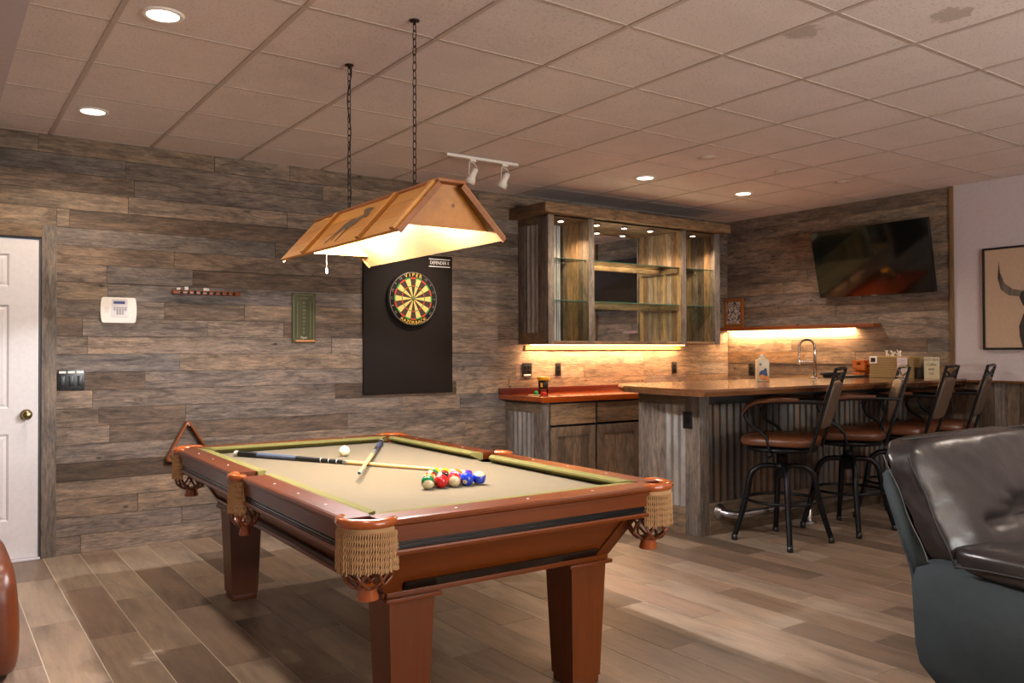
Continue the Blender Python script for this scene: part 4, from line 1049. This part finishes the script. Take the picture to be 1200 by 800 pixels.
obj('end_rail', MB().box((X0-.003, Y0+.135, .92), (X0+.022, Y1, 1.022), .002), M_barnh, BA)
obj('end_rail', MB().box((X0-.003, Y0+.135, 0), (X0+.022, Y1, .19), .002), M_barnh, BA)
obj('end_stile', MB().box((X0, 4.345, .19), (X0+.022, Y1, .92), .002), M_barnx, BA)
obj('corrugated_panel', corrug(Y0+.15, 4.345, .185, .925, X0+.014, 'y', .072, .009), M_corr, BA)
op = obj('outlet_plate', MB().box((X0-.008, 4.075, .755), (X0-.0005, 4.16, .875), .002), M_black, BA)
obj('socket', MB().box((X0-.0115, 4.095, .79), (X0-.008, 4.14, .84), .001), M_blackmetal, op)
# foot rail
FRt = thing('foot_rail', 'brushed steel foot rail along the front of the bar', 'foot rail', (5.8, 3.85, .15))
obj('rail_tube', MB().tube([(4.63, 3.985, .163), (4.64, 3.94, .155), (4.68, 3.892, .150), (4.75, 3.872, .15), (5.5, 3.87, .15), (XE-.02, 3.87, .15)], .026, 14), M_silver, FRt)
obj('wall_flange', MB().lathe([(.058, 0), (.058, -.008), (.034, -.014), (.030, -.03), (0, -.03)], (4.63, 4.0, .163), 20, 'y'), M_silver, FRt)
for x in (5.49, 6.6):
    obj('floor_post', MB().lathe([(.052, 0.0005), (.052, .008), (.03, .016), (.024, .03), (.024, .13)], (x, 3.87, 0), 18), M_silver, FRt)
# live-edge slab
rs = random.Random(8)
poly = [(XE, 4.60), (4.30, 4.60), (4.18, 4.56), (3.99, 4.30), (3.93, 3.90), (3.93, 3.53)]
front = []
for k in range(40):
    x = 3.93+(XE-3.93)*k/39; front.append((x, 3.505+.012*noise.noise(Vector((x*2.3, 0, 0)))+.004*noise.noise(Vector((x*11, 3, 0)))))
po = poly[:-1]+front
mb = MB(); nP = len(po)
def ins(d): 
    cxm, cym = 5.8, 4.1
    return [(x+(d if x < 4.4 and y > 3.6 else 0), y+(d if y < 3.6 else 0)) for x, y in po]
lv = [(po, 1.067), (ins(-.006), 1.052), (ins(.010), 1.022)]
vs = []
for pl_, z in lv: vs += [(a, b_, z) for a, b_ in pl_]
fs = [list(range(nP))]+[[2*nP+i for i in range(nP)][::-1]]
for L_ in range(2):
    fs += [(L_*nP+i, (L_+1)*nP+i, (L_+1)*nP+(i+1) % nP, L_*nP+(i+1) % nP) for i in range(nP)]
mb.add(vs, fs)
tag(obj('bar_counter', mb, M_slab, None, (5.8, 4.1, 1.022)), 'long glossy live-edge wooden bar top', 'bar top')

# ------------------------------------------------------------------ things on the bar top
ZB = 1.0672
t = thing('juice_jug', 'white jug with orange and blue label on the bar top', 'jug', (5.36, 4.19, ZB))
M_jug = plain('jug_white', hx('d8c6a6'), .4)
jx, jy = 5.36, 4.19; ja = radians(35)
RJ = Matrix.Translation((jx, jy, 0)) @ Matrix.Rotation(-radians(38), 4, 'Z')
obj('body', MB().box((-.046, -.040, ZB), (.046, .040, ZB+.175), .008).xf(RJ), M_jug, t)
obj('shoulder', MB().lathe([(.040, ZB+.173), (.022, ZB+.188), (.016, ZB+.192)], (0,0,0), 14).xf(RJ), M_jug, t)
obj('cap', MB().lathe([(.016, ZB+.190), (.017, ZB+.206), (.010, ZB+.210), (0, ZB+.210)], (0,0,0), 14).xf(RJ), M_white, t)
def disc(r, cx, cz, y, mat, nm, a=1.0, b_=1.0, n=20):
    mb = MB(); mb.prism([(cx+r*a*cos(2*pi*k/n), cz+r*b_*sin(2*pi*k/n)) for k in range(n)], y-.0008, y, 'y'); return obj(nm, mb.xf(RJ), mat, t)
M_jb = plain('label_blue', hx('2b3a70'), .5); M_jo = plain('label_orange', hx('e0861a'), .5)
disc(.033, -.002, ZB+.052, -.0402, M_jb, 'label_disc', 1, 1.2); disc(.021, -.012, ZB+.036, -.0412, M_jo, 'label_fruit'); disc(.012, .014, ZB+.088, -.0412, M_jb, 'label_splash', 1, 1.5)
obj('label_corner', MB().box((.010, -.0412, ZB+.006), (.042, -.0402, ZB+.045)).xf(RJ), M_jo, t); disc(.010, -.024, ZB+.135, -.0402, plain('label_grey', hx('6a6a78'), .5), 'label_logo')
# faucet
t = thing('faucet', 'tall steel spring faucet with hooked neck on the bar', 'faucet', (6.356, 4.41, ZB))
fx, fy = 6.37, 4.42
ux, uy = -rt.x, -rt.y
obj('base_flange', MB().lathe([(.055, ZB), (.055, ZB+.006), (.022, ZB+.010), (.020, ZB+.016)], (fx, fy, 0), 20), M_nickel, t)
obj('stem', MB().lathe([(.014, ZB+.01), (.013, ZB+.25), (.011, ZB+.26)], (fx, fy, 0), 14), M_nickel, t)
arcp = [(fx+ux*(.068-.068*cos(a)), fy+uy*(.068-.068*cos(a)), ZB+.27+.068*sin(a)) for a in [pi*k/14 for k in range(15)]]
nk = arcp+[(fx+ux*.136, fy+uy*.136, ZB+.22), (fx+ux*.136, fy+uy*.136, ZB+.17)]
obj('neck', MB().tube([(fx, fy, ZB+.24)]+nk, .0055, 8), M_nickel, t)
mb = MB(); full = [Vector((fx, fy, ZB+.25))]+[Vector(q) for q in nk]
for i in range(len(full)-1):
    a, b_ = full[i], full[i+1]; n_ = max(1, int((b_-a).length/.0075))
    for k in range(n_):
        c = a.lerp(b_, k/n_); tdir = (b_-a).normalized(); u_ = tdir.orthogonal().normalized(); v_ = tdir.cross(u_)
        mb.tube([c+(u_*cos(2*pi*j/8)+v_*sin(2*pi*j/8))*.0095 for j in range(8)], .0022, 4, True)
obj('spring', mb, M_blackmetal, t)
obj('spray_head', MB().lathe([(.010, ZB+.18), (.014, ZB+.16), (.016, ZB+.11), (.013, ZB+.105), (0, ZB+.105)], (fx+ux*.136, fy+uy*.136, 0), 14), M_nickel, t)
obj('support_arm', MB().tube([(fx, fy, ZB+.145), (fx+ux*.12, fy+uy*.12, ZB+.15)], .005, 6), M_nickel, t)
# dark folded mats
tag(obj('bar_mat', MB().box((6.60, 4.28, ZB), (6.98, 4.50, ZB+.018), .006), plain('dark_mat', hx('2a2523'), .8), None, (6.8, 4.4, ZB)), 'dark folded bar mat on the bar top right of the faucet', 'mat')
tag(obj('bar_mat', pillow((6.55, 4.40, ZB+.018), (6.85, 4.52, ZB+.052), .5, 5), bpy.data.materials['dark_mat'], None, (6.7, 4.45, ZB+.018)), 'dark crumpled cloth on the flat bar mat', 'cloth')
# orange block tower
t = thing('block_tower', 'orange wooden stacking block tower on the bar top', 'game', (7.0, 4.36, ZB+.0185))
bz = ZB+.0186
for lv_ in range(6):
    for k in range(3):
        if (lv_, k) in ((3, 1), (1, 0), (4, 1)): continue
        if lv_ % 2 == 0: b_ = MB().box((6.94, 4.302+k*.040, bz+lv_*.0225), (7.06, 4.340+k*.040, bz+lv_*.0225+.022), .001)
        else: b_ = MB().box((6.941+k*.040, 4.302, bz+lv_*.0225), (6.979+k*.040, 4.42, bz+lv_*.0225+.022), .001)
        obj('block', b_, M_orange, t)
# wicker basket
t = thing('wicker_basket', 'woven wicker basket with a square handle hole on the bar top', 'basket', (7.0, 4.06, ZB))
M_wick = plain('wicker', hx('ad8e5e'), .7); M_wickd = plain('wicker_dark', hx('8f7048'), .75)
bx0_, bx1_, by0_, by1_, bz1 = 6.93, 7.11, 3.875, 4.24, ZB+.185
obj('inner_box', MB().box((bx0_+.006, by0_+.006, ZB), (bx0_+.010, by1_-.006, bz1-.01)).box((bx1_-.01, by0_+.006, ZB), (bx1_-.006, by1_-.006, bz1-.01)).box((bx0_+.01, by1_-.01, ZB), (bx1_-.01, by1_-.006, bz1-.01)).box((bx0_+.01, by0_+.006, ZB), (bx1_-.01, by0_+.010, bz1-.01)).box((bx0_+.01, by0_+.01, ZB), (bx1_-.01, by1_-.01, ZB+.005)), M_wickd, t)
wv = MB(); rws = 12
for r in range(rws):
    z = ZB+.008+r*.0150
    pts = []
    N_ = 30
    for k in range(N_):
        y = by0_+(by1_-by0_)*k/(N_-1); pts.append((bx0_+(.004 if (k+r) % 2 else -.003), y, z))
    wv.tube(pts, .0062, 5)
    pts = [(lerp(bx0_, bx1_, k/9), by1_+(.003 if (k+r) % 2 else -.003), z) for k in range(10)]; wv.tube(pts, .0062, 5)
    pts = [(lerp(bx0_, bx1_, k/9), by0_+(.003 if (k+r) % 2 else -.003), z) for k in range(10)]; wv.tube(pts, .0062, 5)
w_ = obj('weave', wv, M_wick, t)
obj('rim', MB().box((bx0_-.008, by0_-.008, bz1-.008), (bx0_+.012, by1_+.008, bz1+.006), .003).box((bx1_-.012, by0_-.008, bz1-.008), (bx1_+.008, by1_+.008, bz1+.006), .003).box((bx0_, by0_-.008, bz1-.008), (bx1_, by0_+.01, bz1+.006), .003).box((bx0_, by1_-.01, bz1-.008), (bx1_, by1_+.008, bz1+.006), .003), M_wick, t)
obj('handle_frame', MB().box((bx0_-.012, 4.170, ZB+.125), (bx0_-.004, 4.240, ZB+.190), .002), M_white, t)
obj('handle_hole', MB().box((bx0_-.0135, 4.182, ZB+.138), (bx0_-.0118, 4.226, ZB+.176)), M_wallback, t)
# white sprigs rising from the basket
rs = random.Random(21); mb = MB()
for i in range(12):
    x, y = rs.uniform(6.98, 7.07), rs.uniform(3.98, 4.16); z = bz1-.02; p = Vector((x, y, z)); pts = [p.copy()]
    dd = Vector((rs.uniform(-.3, .3), rs.uniform(-.7, .7), 1)).normalized()
    for k in range(4):
        p = p+dd*.022; dd = (dd+Vector((rs.uniform(-.4, .4), rs.uniform(-.7, .7), rs.uniform(-.4, .2)))).normalized(); pts.append(p.copy())
    mb.tube(pts, .004, 5)
tag(obj('white_sprigs', mb, plain('white_twig', hx('efe6d4'), .5), None, (7.03, 4.07, bz1-.02)), 'white curled sprigs sticking out of the wicker basket', 'decoration')
# cards and mug
t = thing('menu_card', 'plain white menu card propped in front of the wicker basket', 'sign', (6.9, 3.905, ZB))
a0_, a1_ = 3.875, 3.965
obj('card', MB().box((6.893, a0_, ZB), (6.899, a1_, ZB+.178), .001), plain('card_white', hx('c2b4b4'), .6), t)
M_ink = plain('grey_ink', hx('6a5f62'), .7)
for k in range(11): obj('print_line', MB().box((6.8920, a0_+.012, ZB+.022+k*.013), (6.8932, a1_-.012-.012*(k % 3), ZB+.0245+k*.013)), M_ink, t)
tag(obj('dark_mug', MB().lathe([(0, ZB), (.036, ZB), (.038, ZB+.004), (.037, ZB+.092), (.034, ZB+.092), (.033, ZB+.008), (0, ZB+.008)], (7.02, 3.83, 0), 20), plain('mug_dark', hx('2c2420'), .4), None, (7.02, 3.83, ZB)), 'dark cylinder cup between the two cards on the bar', 'cup')
t = thing('coffee_sign', 'cream sign reading Hot Bar Coffee at the right end of the bar', 'sign', (6.95, 3.70, ZB))
a0_, a1_ = 3.625, 3.755
obj('card', MB().box((6.945, a0_, ZB), (6.953, a1_, ZB+.183), .001), plain('card_cream', hx('bdb292'), .6), t)
for s, z, sz in (('HOT BAR', .160, .030), ('Coffee', .120, .034), ('AND', .080, .026), ('TEA', .045, .026)):
    text('lettering', s, sz, M_ink if s != 'AND' else M_black, t, frame((6.9445, (a0_+a1_)/2, ZB+z), (0, -1, 0), (0, 0, 1)), sx=.95)

# ------------------------------------------------------------------ right wall: shelf, photo, tv, picture
SH = thing('floating_shelf', 'long orange-brown wall shelf with glowing strip beneath it', 'shelf', (XR, 5.15, 1.53))
obj('board', MB().box((XR-.13, 4.27, 1.522), (XR-.004, YB-.004, 1.560), .002), M_shelfw, SH)
obj('led_strip', MB().box((XR-.030, 4.52, 1.514), (XR-.010, YB-.02, 1.5215)), M_led, SH)
lamp('strip_light', 'AREA', (XR-.035, 5.28, 1.512), P_STRIP*.8, GOLD, SH, rot=(0, radians(-8), radians(0)), shape='RECTANGLE', size=.03, size_y=1.5)
t = thing('framed_photo', 'small wooden framed black and white picture standing on the wall shelf', 'picture', (XR-.06, 5.93, 1.5602))
px_ = XR-.05
obj('frame', MB().box((px_-.012, 5.80, 1.5602), (px_+.008, 5.835, 1.875), .002).box((px_-.012, 6.03, 1.5602), (px_+.008, 6.057, 1.875), .002).box((px_-.012, 5.835, 1.5602), (px_+.008, 6.03, 1.60), .002).box((px_-.012, 5.835, 1.838), (px_+.008, 6.03, 1.875), .002), M_pinedark, t)
q = NT('grainy_print'); v_ = q.coords((1,1,1), False); q.base(q.ramp(q.noise(v_, 28, 5, .7, 1.2), [(.46, hx('2c2622')), (.52, hx('b3a49c'))])); q.b.inputs['Roughness'].default_value = .6
obj('print', MB().box((px_-.002, 5.835, 1.60), (px_+.004, 6.03, 1.838)), q.m, t)
# tv
TV = thing('television', 'black flat television tilted down from the plank wall', 'television', (7.0, 4.28, 2.13))
bl, br, tl, tr = Vector((7.07, 4.842, 1.815)), Vector((7.07, 3.717, 1.808)), Vector((6.925, 4.852, 2.436)), Vector((6.925, 3.705, 2.438))
nrm = (br-bl).cross(tl-bl).normalized(); nrm = nrm if nrm.x < 0 else -nrm
mb = MB(); vs = [bl, br, tr, tl]; mb.add(vs+[v-nrm*.035 for v in vs], [(0,1,2,3), (7,6,5,4), (0,4,5,1), (1,5,6,2), (2,6,7,3), (3,7,4,0)])
obj('body', mb, M_black, TV)
ctr = (bl+br+tl+tr)/4
vs2 = [ctr+(v-ctr)*.985+nrm*.0012 for v in vs]; mb = MB(); mb.add(vs2+[v-nrm*.001 for v in vs2], [(0,1,2,3), (7,6,5,4), (0,4,5,1), (1,5,6,2), (2,6,7,3), (3,7,4,0)])
obj('screen', mb, M_screen, TV)
lg_ = (bl+br)/2+nrm*.002+Vector((0, 0, .004)); obj('maker_badge', MB().box((lg_.x-.003, lg_.y-.03, lg_.z-.003), (lg_.x, lg_.y+.03, lg_.z+.003)), M_nickel, TV)
obj('mount_arm', MB().tube([ctr-nrm*.03, (XR, ctr.y, ctr.z)], .03, 8).box((XR-.02, ctr.y-.12, ctr.z-.12), (XR-.002, ctr.y+.12, ctr.z+.12), .002), M_blackmetal, TV)
# picture with long-horned cow
t = thing('cow_picture', 'black framed picture of a long-horned shaggy cow on the white wall', 'picture', (XR, 2.85, 1.73))
fy0, fy1, fz0, fz1 = 2.30, 3.362, 1.311, 2.147; fxx = XR-.03
obj('frame', MB().box((fxx, fy1-.018, fz0), (XR, fy1, fz1), .001).box((fxx, fy0, fz0), (XR, fy0+.018, fz1), .001).box((fxx, fy0+.018, fz0), (XR, fy1-.018, fz0+.018), .001).box((fxx, fy0+.018, fz1-.018), (XR, fy1-.018, fz1), .001), M_black, t)
obj('canvas', MB().box((fxx+.008, fy0+.018, fz0+.018), (XR, fy1-.018, fz1-.018)), plain('canvas_tan', hx('b39880'), .8), t)
M_fur = wood('print_fur', [(0, hx('3a342c'))], 'z', grain=.7, patch=.4, dark=.6, knots=False, fine=40, rnd=False)
M_horn = wood('print_horn', [(0, hx('6d6258'))], 'z', grain=.6, patch=.8, dark=.4, knots=False, fine=20, rnd=False)
def flat(poly, nm, mat, off=.001):
    bm_ = bmesh.new(); vv = [bm_.verts.new((fxx+.008-off, y_, z_)) for y_, z_ in poly]; bm_.faces.new(vv); bmesh.ops.triangulate(bm_, faces=bm_.faces[:]); mb = MB(); mb.bm(bm_); obj(nm, mb, mat, t)
cyc = 2.85
for s in (1, -1):
    Yf = lambda d_: cyc+s*d_
    flat([(Yf(.385), 2.035), (Yf(.375), 1.94), (Yf(.34), 1.85), (Yf(.28), 1.80), (Yf(.21), 1.785), (Yf(.13), 1.81), (Yf(.13), 1.76), (Yf(.22), 1.735), (Yf(.31), 1.75), (Yf(.37), 1.80), (Yf(.395), 1.90)], 'horn', M_horn)
    flat([(Yf(.14), 1.80), (Yf(.22), 1.77), (Yf(.23), 1.73), (Yf(.20), 1.66), (Yf(.15), 1.63), (Yf(.12), 1.70)], 'ear', M_fur, .0015)
flat([(cyc+.13, 1.84), (cyc+.06, 1.88), (cyc-.06, 1.88), (cyc-.13, 1.84), (cyc-.14, 1.6), (cyc-.10, 1.42), (cyc-.05, 1.36), (cyc+.05, 1.36), (cyc+.10, 1.42), (cyc+.14, 1.6)], 'head', M_fur, .002)
flat([(cyc+.12, 1.68), (cyc+.20, 1.60), (cyc+.235, 1.50), (cyc+.23, 1.42), (cyc+.21, 1.33), (cyc-.21, 1.33), (cyc-.24, 1.45), (cyc-.20, 1.60), (cyc-.12, 1.68)], 'neck', M_fur, .0012)

# ------------------------------------------------------------------ bar stools
def stool():
    t = thing('bar_stool', '', 'bar stool', (0,0,0), 'swivel stools in front of the bar')
    for k in range(4):
        a = radians(45+90*k); c, s = cos(a), sin(a)
        prof = [(.035, .515), (.09, .520), (.15, .512), (.195, .480), (.218, .43), (.232, .33), (.268, .19), (.318, .03)]
        pts = [(r*c, r*s, z) for r, z in prof]
        lg = obj('leg', MB().tube(pts, [.018, .019, .020, .0205, .021, .021, .0195, .018], 8), M_blackmetal, t)
        obj('foot_cap', MB().lathe([(0, 0), (.019, 0), (.021, .006), (.020, .04), (0, .045)], (.320*c, .320*s, 0), 10), M_black, lg)
    obj('foot_ring', MB().tube([(.245*cos(2*pi*k/36), .245*sin(2*pi*k/36), .29) for k in range(36)], .0105, 8, True), M_blackmetal, t)
    obj('column', MB().lathe([(0, .44), (.030, .44), (.034, .45), (.034, .50), (.055, .505), (.055, .53), (.036, .535), (.036, .60), (.07, .605), (.07, .625), (0, .625)], (0,0,0), 18), M_blackmetal, t)
    obj('seat_pan', MB().lathe([(0, .622), (.20, .622), (.232, .63), (.236, .655), (0, .66)], (0,0,0), 28), M_blackmetal, t)
    def pf(w3, d): return Vector((w3.x, w3.y, w3.z+.008*(1-d.x*d.x-d.y*d.y)))
    obj('seat_cushion', pillow((-.25, -.245, .655), (.25, .255, .742), .55, 9, puff=pf), M_seatl, t)
    bk = lambda f: (lerp(-.225, -.385, f), lerp(.64, 1.185, f))
    for sx in (-1, 1):
        pts = [(sx*.215, *bk(f)) for f in (0, .25, .5, .75, 1)]
        obj('back_post', MB().tube(pts, [.011]*5, 8), M_blackmetal, t)
        # arm: from the post forward, round and down to the seat
        yb, zb_ = bk(.60)
        pts = [(sx*.225, yb, zb_), (sx*.24, yb+.12, zb_+.005), (sx*.245, .0, .968), (sx*.245, .12, .955), (sx*.245, .175, .925), (sx*.245, .195, .875), (sx*.245, .165, .815), (sx*.245, .09, .77), (sx*.245, .045, .725), (sx*.243, .03, .64), (sx*.235, .03, .60)]
        ar = obj('arm', MB().tube(pts, .011, 8), M_blackmetal, t)
        pp = [(sx*.246, yb+.16, zb_+.016), (sx*.247, .0, .981), (sx*.247, .11, .969), (sx*.247, .172, .938), (sx*.247, .203, .895)]
        mb = MB().tube(pp, [.012, .017, .018, .017, .011], 10); obj('arm_pad', mb, M_seatl, ar)
        obj('arm_bolt', MB().lathe([(0, -.02), (.02, -.018), (.02, .018), (0, .02)], (sx*.238, .03, .615), 10, 'x'), M_blackmetal, ar)
    # back cushion
    mb = pillow((-.205, -.022, -.16), (.205, .022, .16), .3, 7)
    ang = math.atan2(.16, .545)
    yc, zc_ = bk(.56); mb.xf(Matrix.Translation((0, yc+.0, zc_)) @ Matrix.Rotation(ang, 4, 'X'))
    obj('back_cushion', mb, M_backl, t)
    mb = MB(); mb.tube([(-.215, *bk(1)), (0, bk(1)[0]-.012, bk(1)[1]+.008), (.215, *bk(1))], .011, 8); obj('top_rail', mb, M_blackmetal, t)
    obj('cross_bar', MB().tube([(-.215, *bk(.97)), (0, bk(.88)[0], bk(.88)[1]), (.215, *bk(.97))], .007, 6).tube([(-.215, *bk(.87)), (.215, *bk(.87))], .008, 6), M_blackmetal, t)
    return t
st0 = stool()
spots = [(4.81, 3.60, 25, 'nearest and leftmost bar stool, brown seat, at the bar corner'), (5.54, 3.57, 38, 'second bar stool from the left, turned slightly outwards'),
         (6.20, 3.56, 16, 'third bar stool from the left, behind the sofa corner'), (6.80, 3.56, 18, 'bar stool farthest right, beside the white wall')]
for i, (x, y, r, lab) in enumerate(spots):
    o = st0 if i == 0 else copy_tree(st0)
    o.location = (x, y, 0); o['label'] = lab
    for ch in o.children:      # the seat swivels on its fixed base
        if not ch.name.startswith(('leg', 'foot_ring', 'column')): ch.rotation_euler = (0, 0, radians(r))

# ------------------------------------------------------------------ sofa (faces the viewer's side of the room)
SX0, SX1 = 3.0, 5.15
SF = thing('reclining_sofa', 'charcoal leather reclining sofa with suede side in the right foreground', 'sofa', (4.05, 1.25, 0))
def sideprof():
    return [(1.59, .09), (1.655, .15), (1.672, .22), (1.685, .46), (1.67, .515), (1.60, .545), (1.50, .562), (1.30, .555), (1.0, .54), (.78, .52), (.72, .46), (.70, .12), (.74, .06), (1.50, .05)]
for x0, x1 in ((SX0, SX0+.24), (SX1-.24, SX1)):
    bm_ = bmesh.new(); pr = sideprof()
    va = [bm_.verts.new((x0, y_, z_)) for y_, z_ in pr]; vb = [bm_.verts.new((x1, y_, z_)) for y_, z_ in pr]; n = len(pr)
    bm_.faces.new(va); bm_.faces.new(vb[::-1])
    for i in range(n): bm_.faces.new((va[i], vb[i], vb[(i+1) % n], va[(i+1) % n]))
    bmesh.ops.bevel(bm_, geom=[e for e in bm_.edges if abs(e.verts[0].co.x-e.verts[1].co.x) < 1e-6], offset=.014, segments=2, affect='EDGES')
    mb = MB(); mb.bm(bm_, True); arm = obj('arm_side', mb, M_suede, SF)
    obj('seam', MB().tube([(x0-.001, .98, .50), (x0-.001, 1.0, .10)], .0022, 5), M_stitch, arm)
    def puffa(w3, d): return Vector((w3.x, w3.y, w3.z*(1-.15*(d.y > 0)*d.y)))
    mb = pillow((x0-.035, .72, .50), (x1+.04, 1.545, .615), .5, 10, .012, 3, 10)
    for v in mb.v: v.z += (1.15-v.y)*-.02
    ap = obj('arm_pad', mb, M_leath, SF)
    obj('pad_piping', MB().tube([(x0-.034, 1.50, .545), (x0-.037, 1.38, .552), (x0-.037, 1.15, .553), (x0-.037, .9, .55)], .004, 6), M_piping, ap)
# rear shell leaning back
bm_ = bmesh.new(); pr = [(1.66, .30), (1.68, .50), (1.793, .79), (1.803, .83), (1.785, .85), (1.755, .85), (1.70, .66), (1.58, .48), (1.58, .25)]
va = [bm_.verts.new((SX0+.012, y_, z_)) for y_, z_ in pr]; vb = [bm_.verts.new((SX1-.012, y_, z_)) for y_, z_ in pr]; n = len(pr)
bm_.faces.new(va); bm_.faces.new(vb[::-1])
for i in range(n): bm_.faces.new((va[i], vb[i], vb[(i+1) % n], va[(i+1) % n]))
bmesh.ops.bevel(bm_, geom=[e for e in bm_.edges if abs(e.verts[0].co.x-e.verts[1].co.x) < 1e-6], offset=.012, segments=2, affect='EDGES')
mb = MB(); mb.bm(bm_, True); obj('back_shell', mb, M_suede, SF)
obj('base', MB().box((SX0+.24, .78, .08), (SX1-.24, 1.62, .30), .01), M_suede, SF)
# leaning back cushions: built upright then sheared back
def backc(x0, x1, seed, tuft):
    def pf(w3, d):
        w3 = Vector(w3)
        # tufts along a low horizontal line pull the face in
        if d.y < 0:
            for (tx, tz) in tuft:
                r2 = ((d.x-tx)/.16)**2+((d.z-tz)/.13)**2; w3.y += .055*math.exp(-r2)
            for k, (tx, tz) in enumerate(tuft):     # radiating wrinkles
                dx, dz = d.x-tx, d.z-tz; rr_ = sqrt(dx*dx+dz*dz)+1e-4
                w3.y += .009*sin(9*math.atan2(dz, dx)+k)*math.exp(-((rr_-.22)/.18)**2)
            w3.y += .05*math.exp(-((d.z+.30)/.09)**2)*(1 if abs(d.x) < .62 else .0)
        else:
            w3.y += .0
        return w3
    def pg(w3, d):
        w3 = pf(w3, d)
        if d.y < .3: w3.y -= .075*max(0, 1-abs(d.x)**5)*(1-.35*max(0, d.z)**2)
        w3.y += .006*noise.noise(Vector((w3.x*9, w3.z*14, seed*3.3)))+.004*noise.noise(Vector((w3.x*25, w3.z*30, seed)))
        w3.x += .008*noise.noise(Vector((w3.y*20, w3.z*26, seed)))
        return w3
    mb = pillow((x0, -.062, -.25), (x1, .062, .25), .30, 26, .008, seed, 12, pg)
    for v in mb.v:
        z = v.z; v.y = v.y+1.655+z*.42; v.z = .735+z*.94
    return mb
for i, (x0, x1) in enumerate(((SX0+.0, SX0+.80), (SX0+.80, SX0+1.35), (SX0+1.35, SX1))):
    pass
mid = [(-.25, -.15), (.35, -.15)]
bc1 = obj('back_cushion', backc(SX0-.005, SX0+1.075, 1, [(.02, -.14), (.45, -.14)]), M_leath, SF)
bc2 = obj('back_cushion', backc(SX0+1.075, SX1+.005, 2, [(-.45, -.14), (-.02, -.14)]), M_leath, SF)
def onback(x, f, side=-1):  # point on the left wing of the cushion
    z = lerp(.52, .955, f); return (x, 1.555+(z-.715)/.94*.42, z)
ed = []
for k in range(13):
    z = -.215+.40*k/12; ed.append((SX0-.001, 1.655+z*.42-.050-.004*sin(k), .735+z*.94))
obj('wing_piping', MB().tube(ed, .0045, 6), M_piping, bc1)
ed = [(x, y+.098, z) for x, y, z in ed]; obj('wing_stitching', MB().tube(ed, .002, 5), M_stitch, bc1)
obj('top_piping', MB().tube([(lerp(SX0+.02, SX0+1.05, k/12), 1.655+.245*.42-.035, .735+.25*.94-.001) for k in range(13)], .0045, 6), M_piping, bc1)
for x0, x1, s in ((SX0+.25, SX0+1.07, 4), (SX0+1.08, SX1-.25, 5)):
    obj('seat_cushion', pillow((x0, .72, .30), (x1, 1.50, .50), .4, 10, .012, s, 10), M_leath, SF)
    obj('footrest', pillow((x0, .66, .08), (x1, .76, .32), .4, 6), M_leath, SF)

# ------------------------------------------------------------------ brown club chair at the left edge
CC = thing('club_chair', 'brown leather club chair at the left edge of the view', 'armchair', (-.1, 4.35, 0))
obj('base', MB().box((-.46, 3.99, .03), (.24, 4.66, .26), .01), M_clubl, CC)
def pa(w3, d): return Vector((w3.x*(1-.18*max(0, d.z)**1.0), w3.y, w3.z))
for x0, x1 in ((.12, .318), (-.52, -.33)):
    obj('arm', pillow((x0, 3.80, .0), (x1, 4.64, .475), .42, 8, puff=pa), M_clubl, CC)
obj('seat_cushion', pillow((-.34, 3.95, .24), (.13, 4.5, .42), .4, 7), M_clubl, CC)
obj('backrest', pillow((-.46, 4.48, .1), (.26, 4.70, .50), .4, 8), M_clubl, CC)
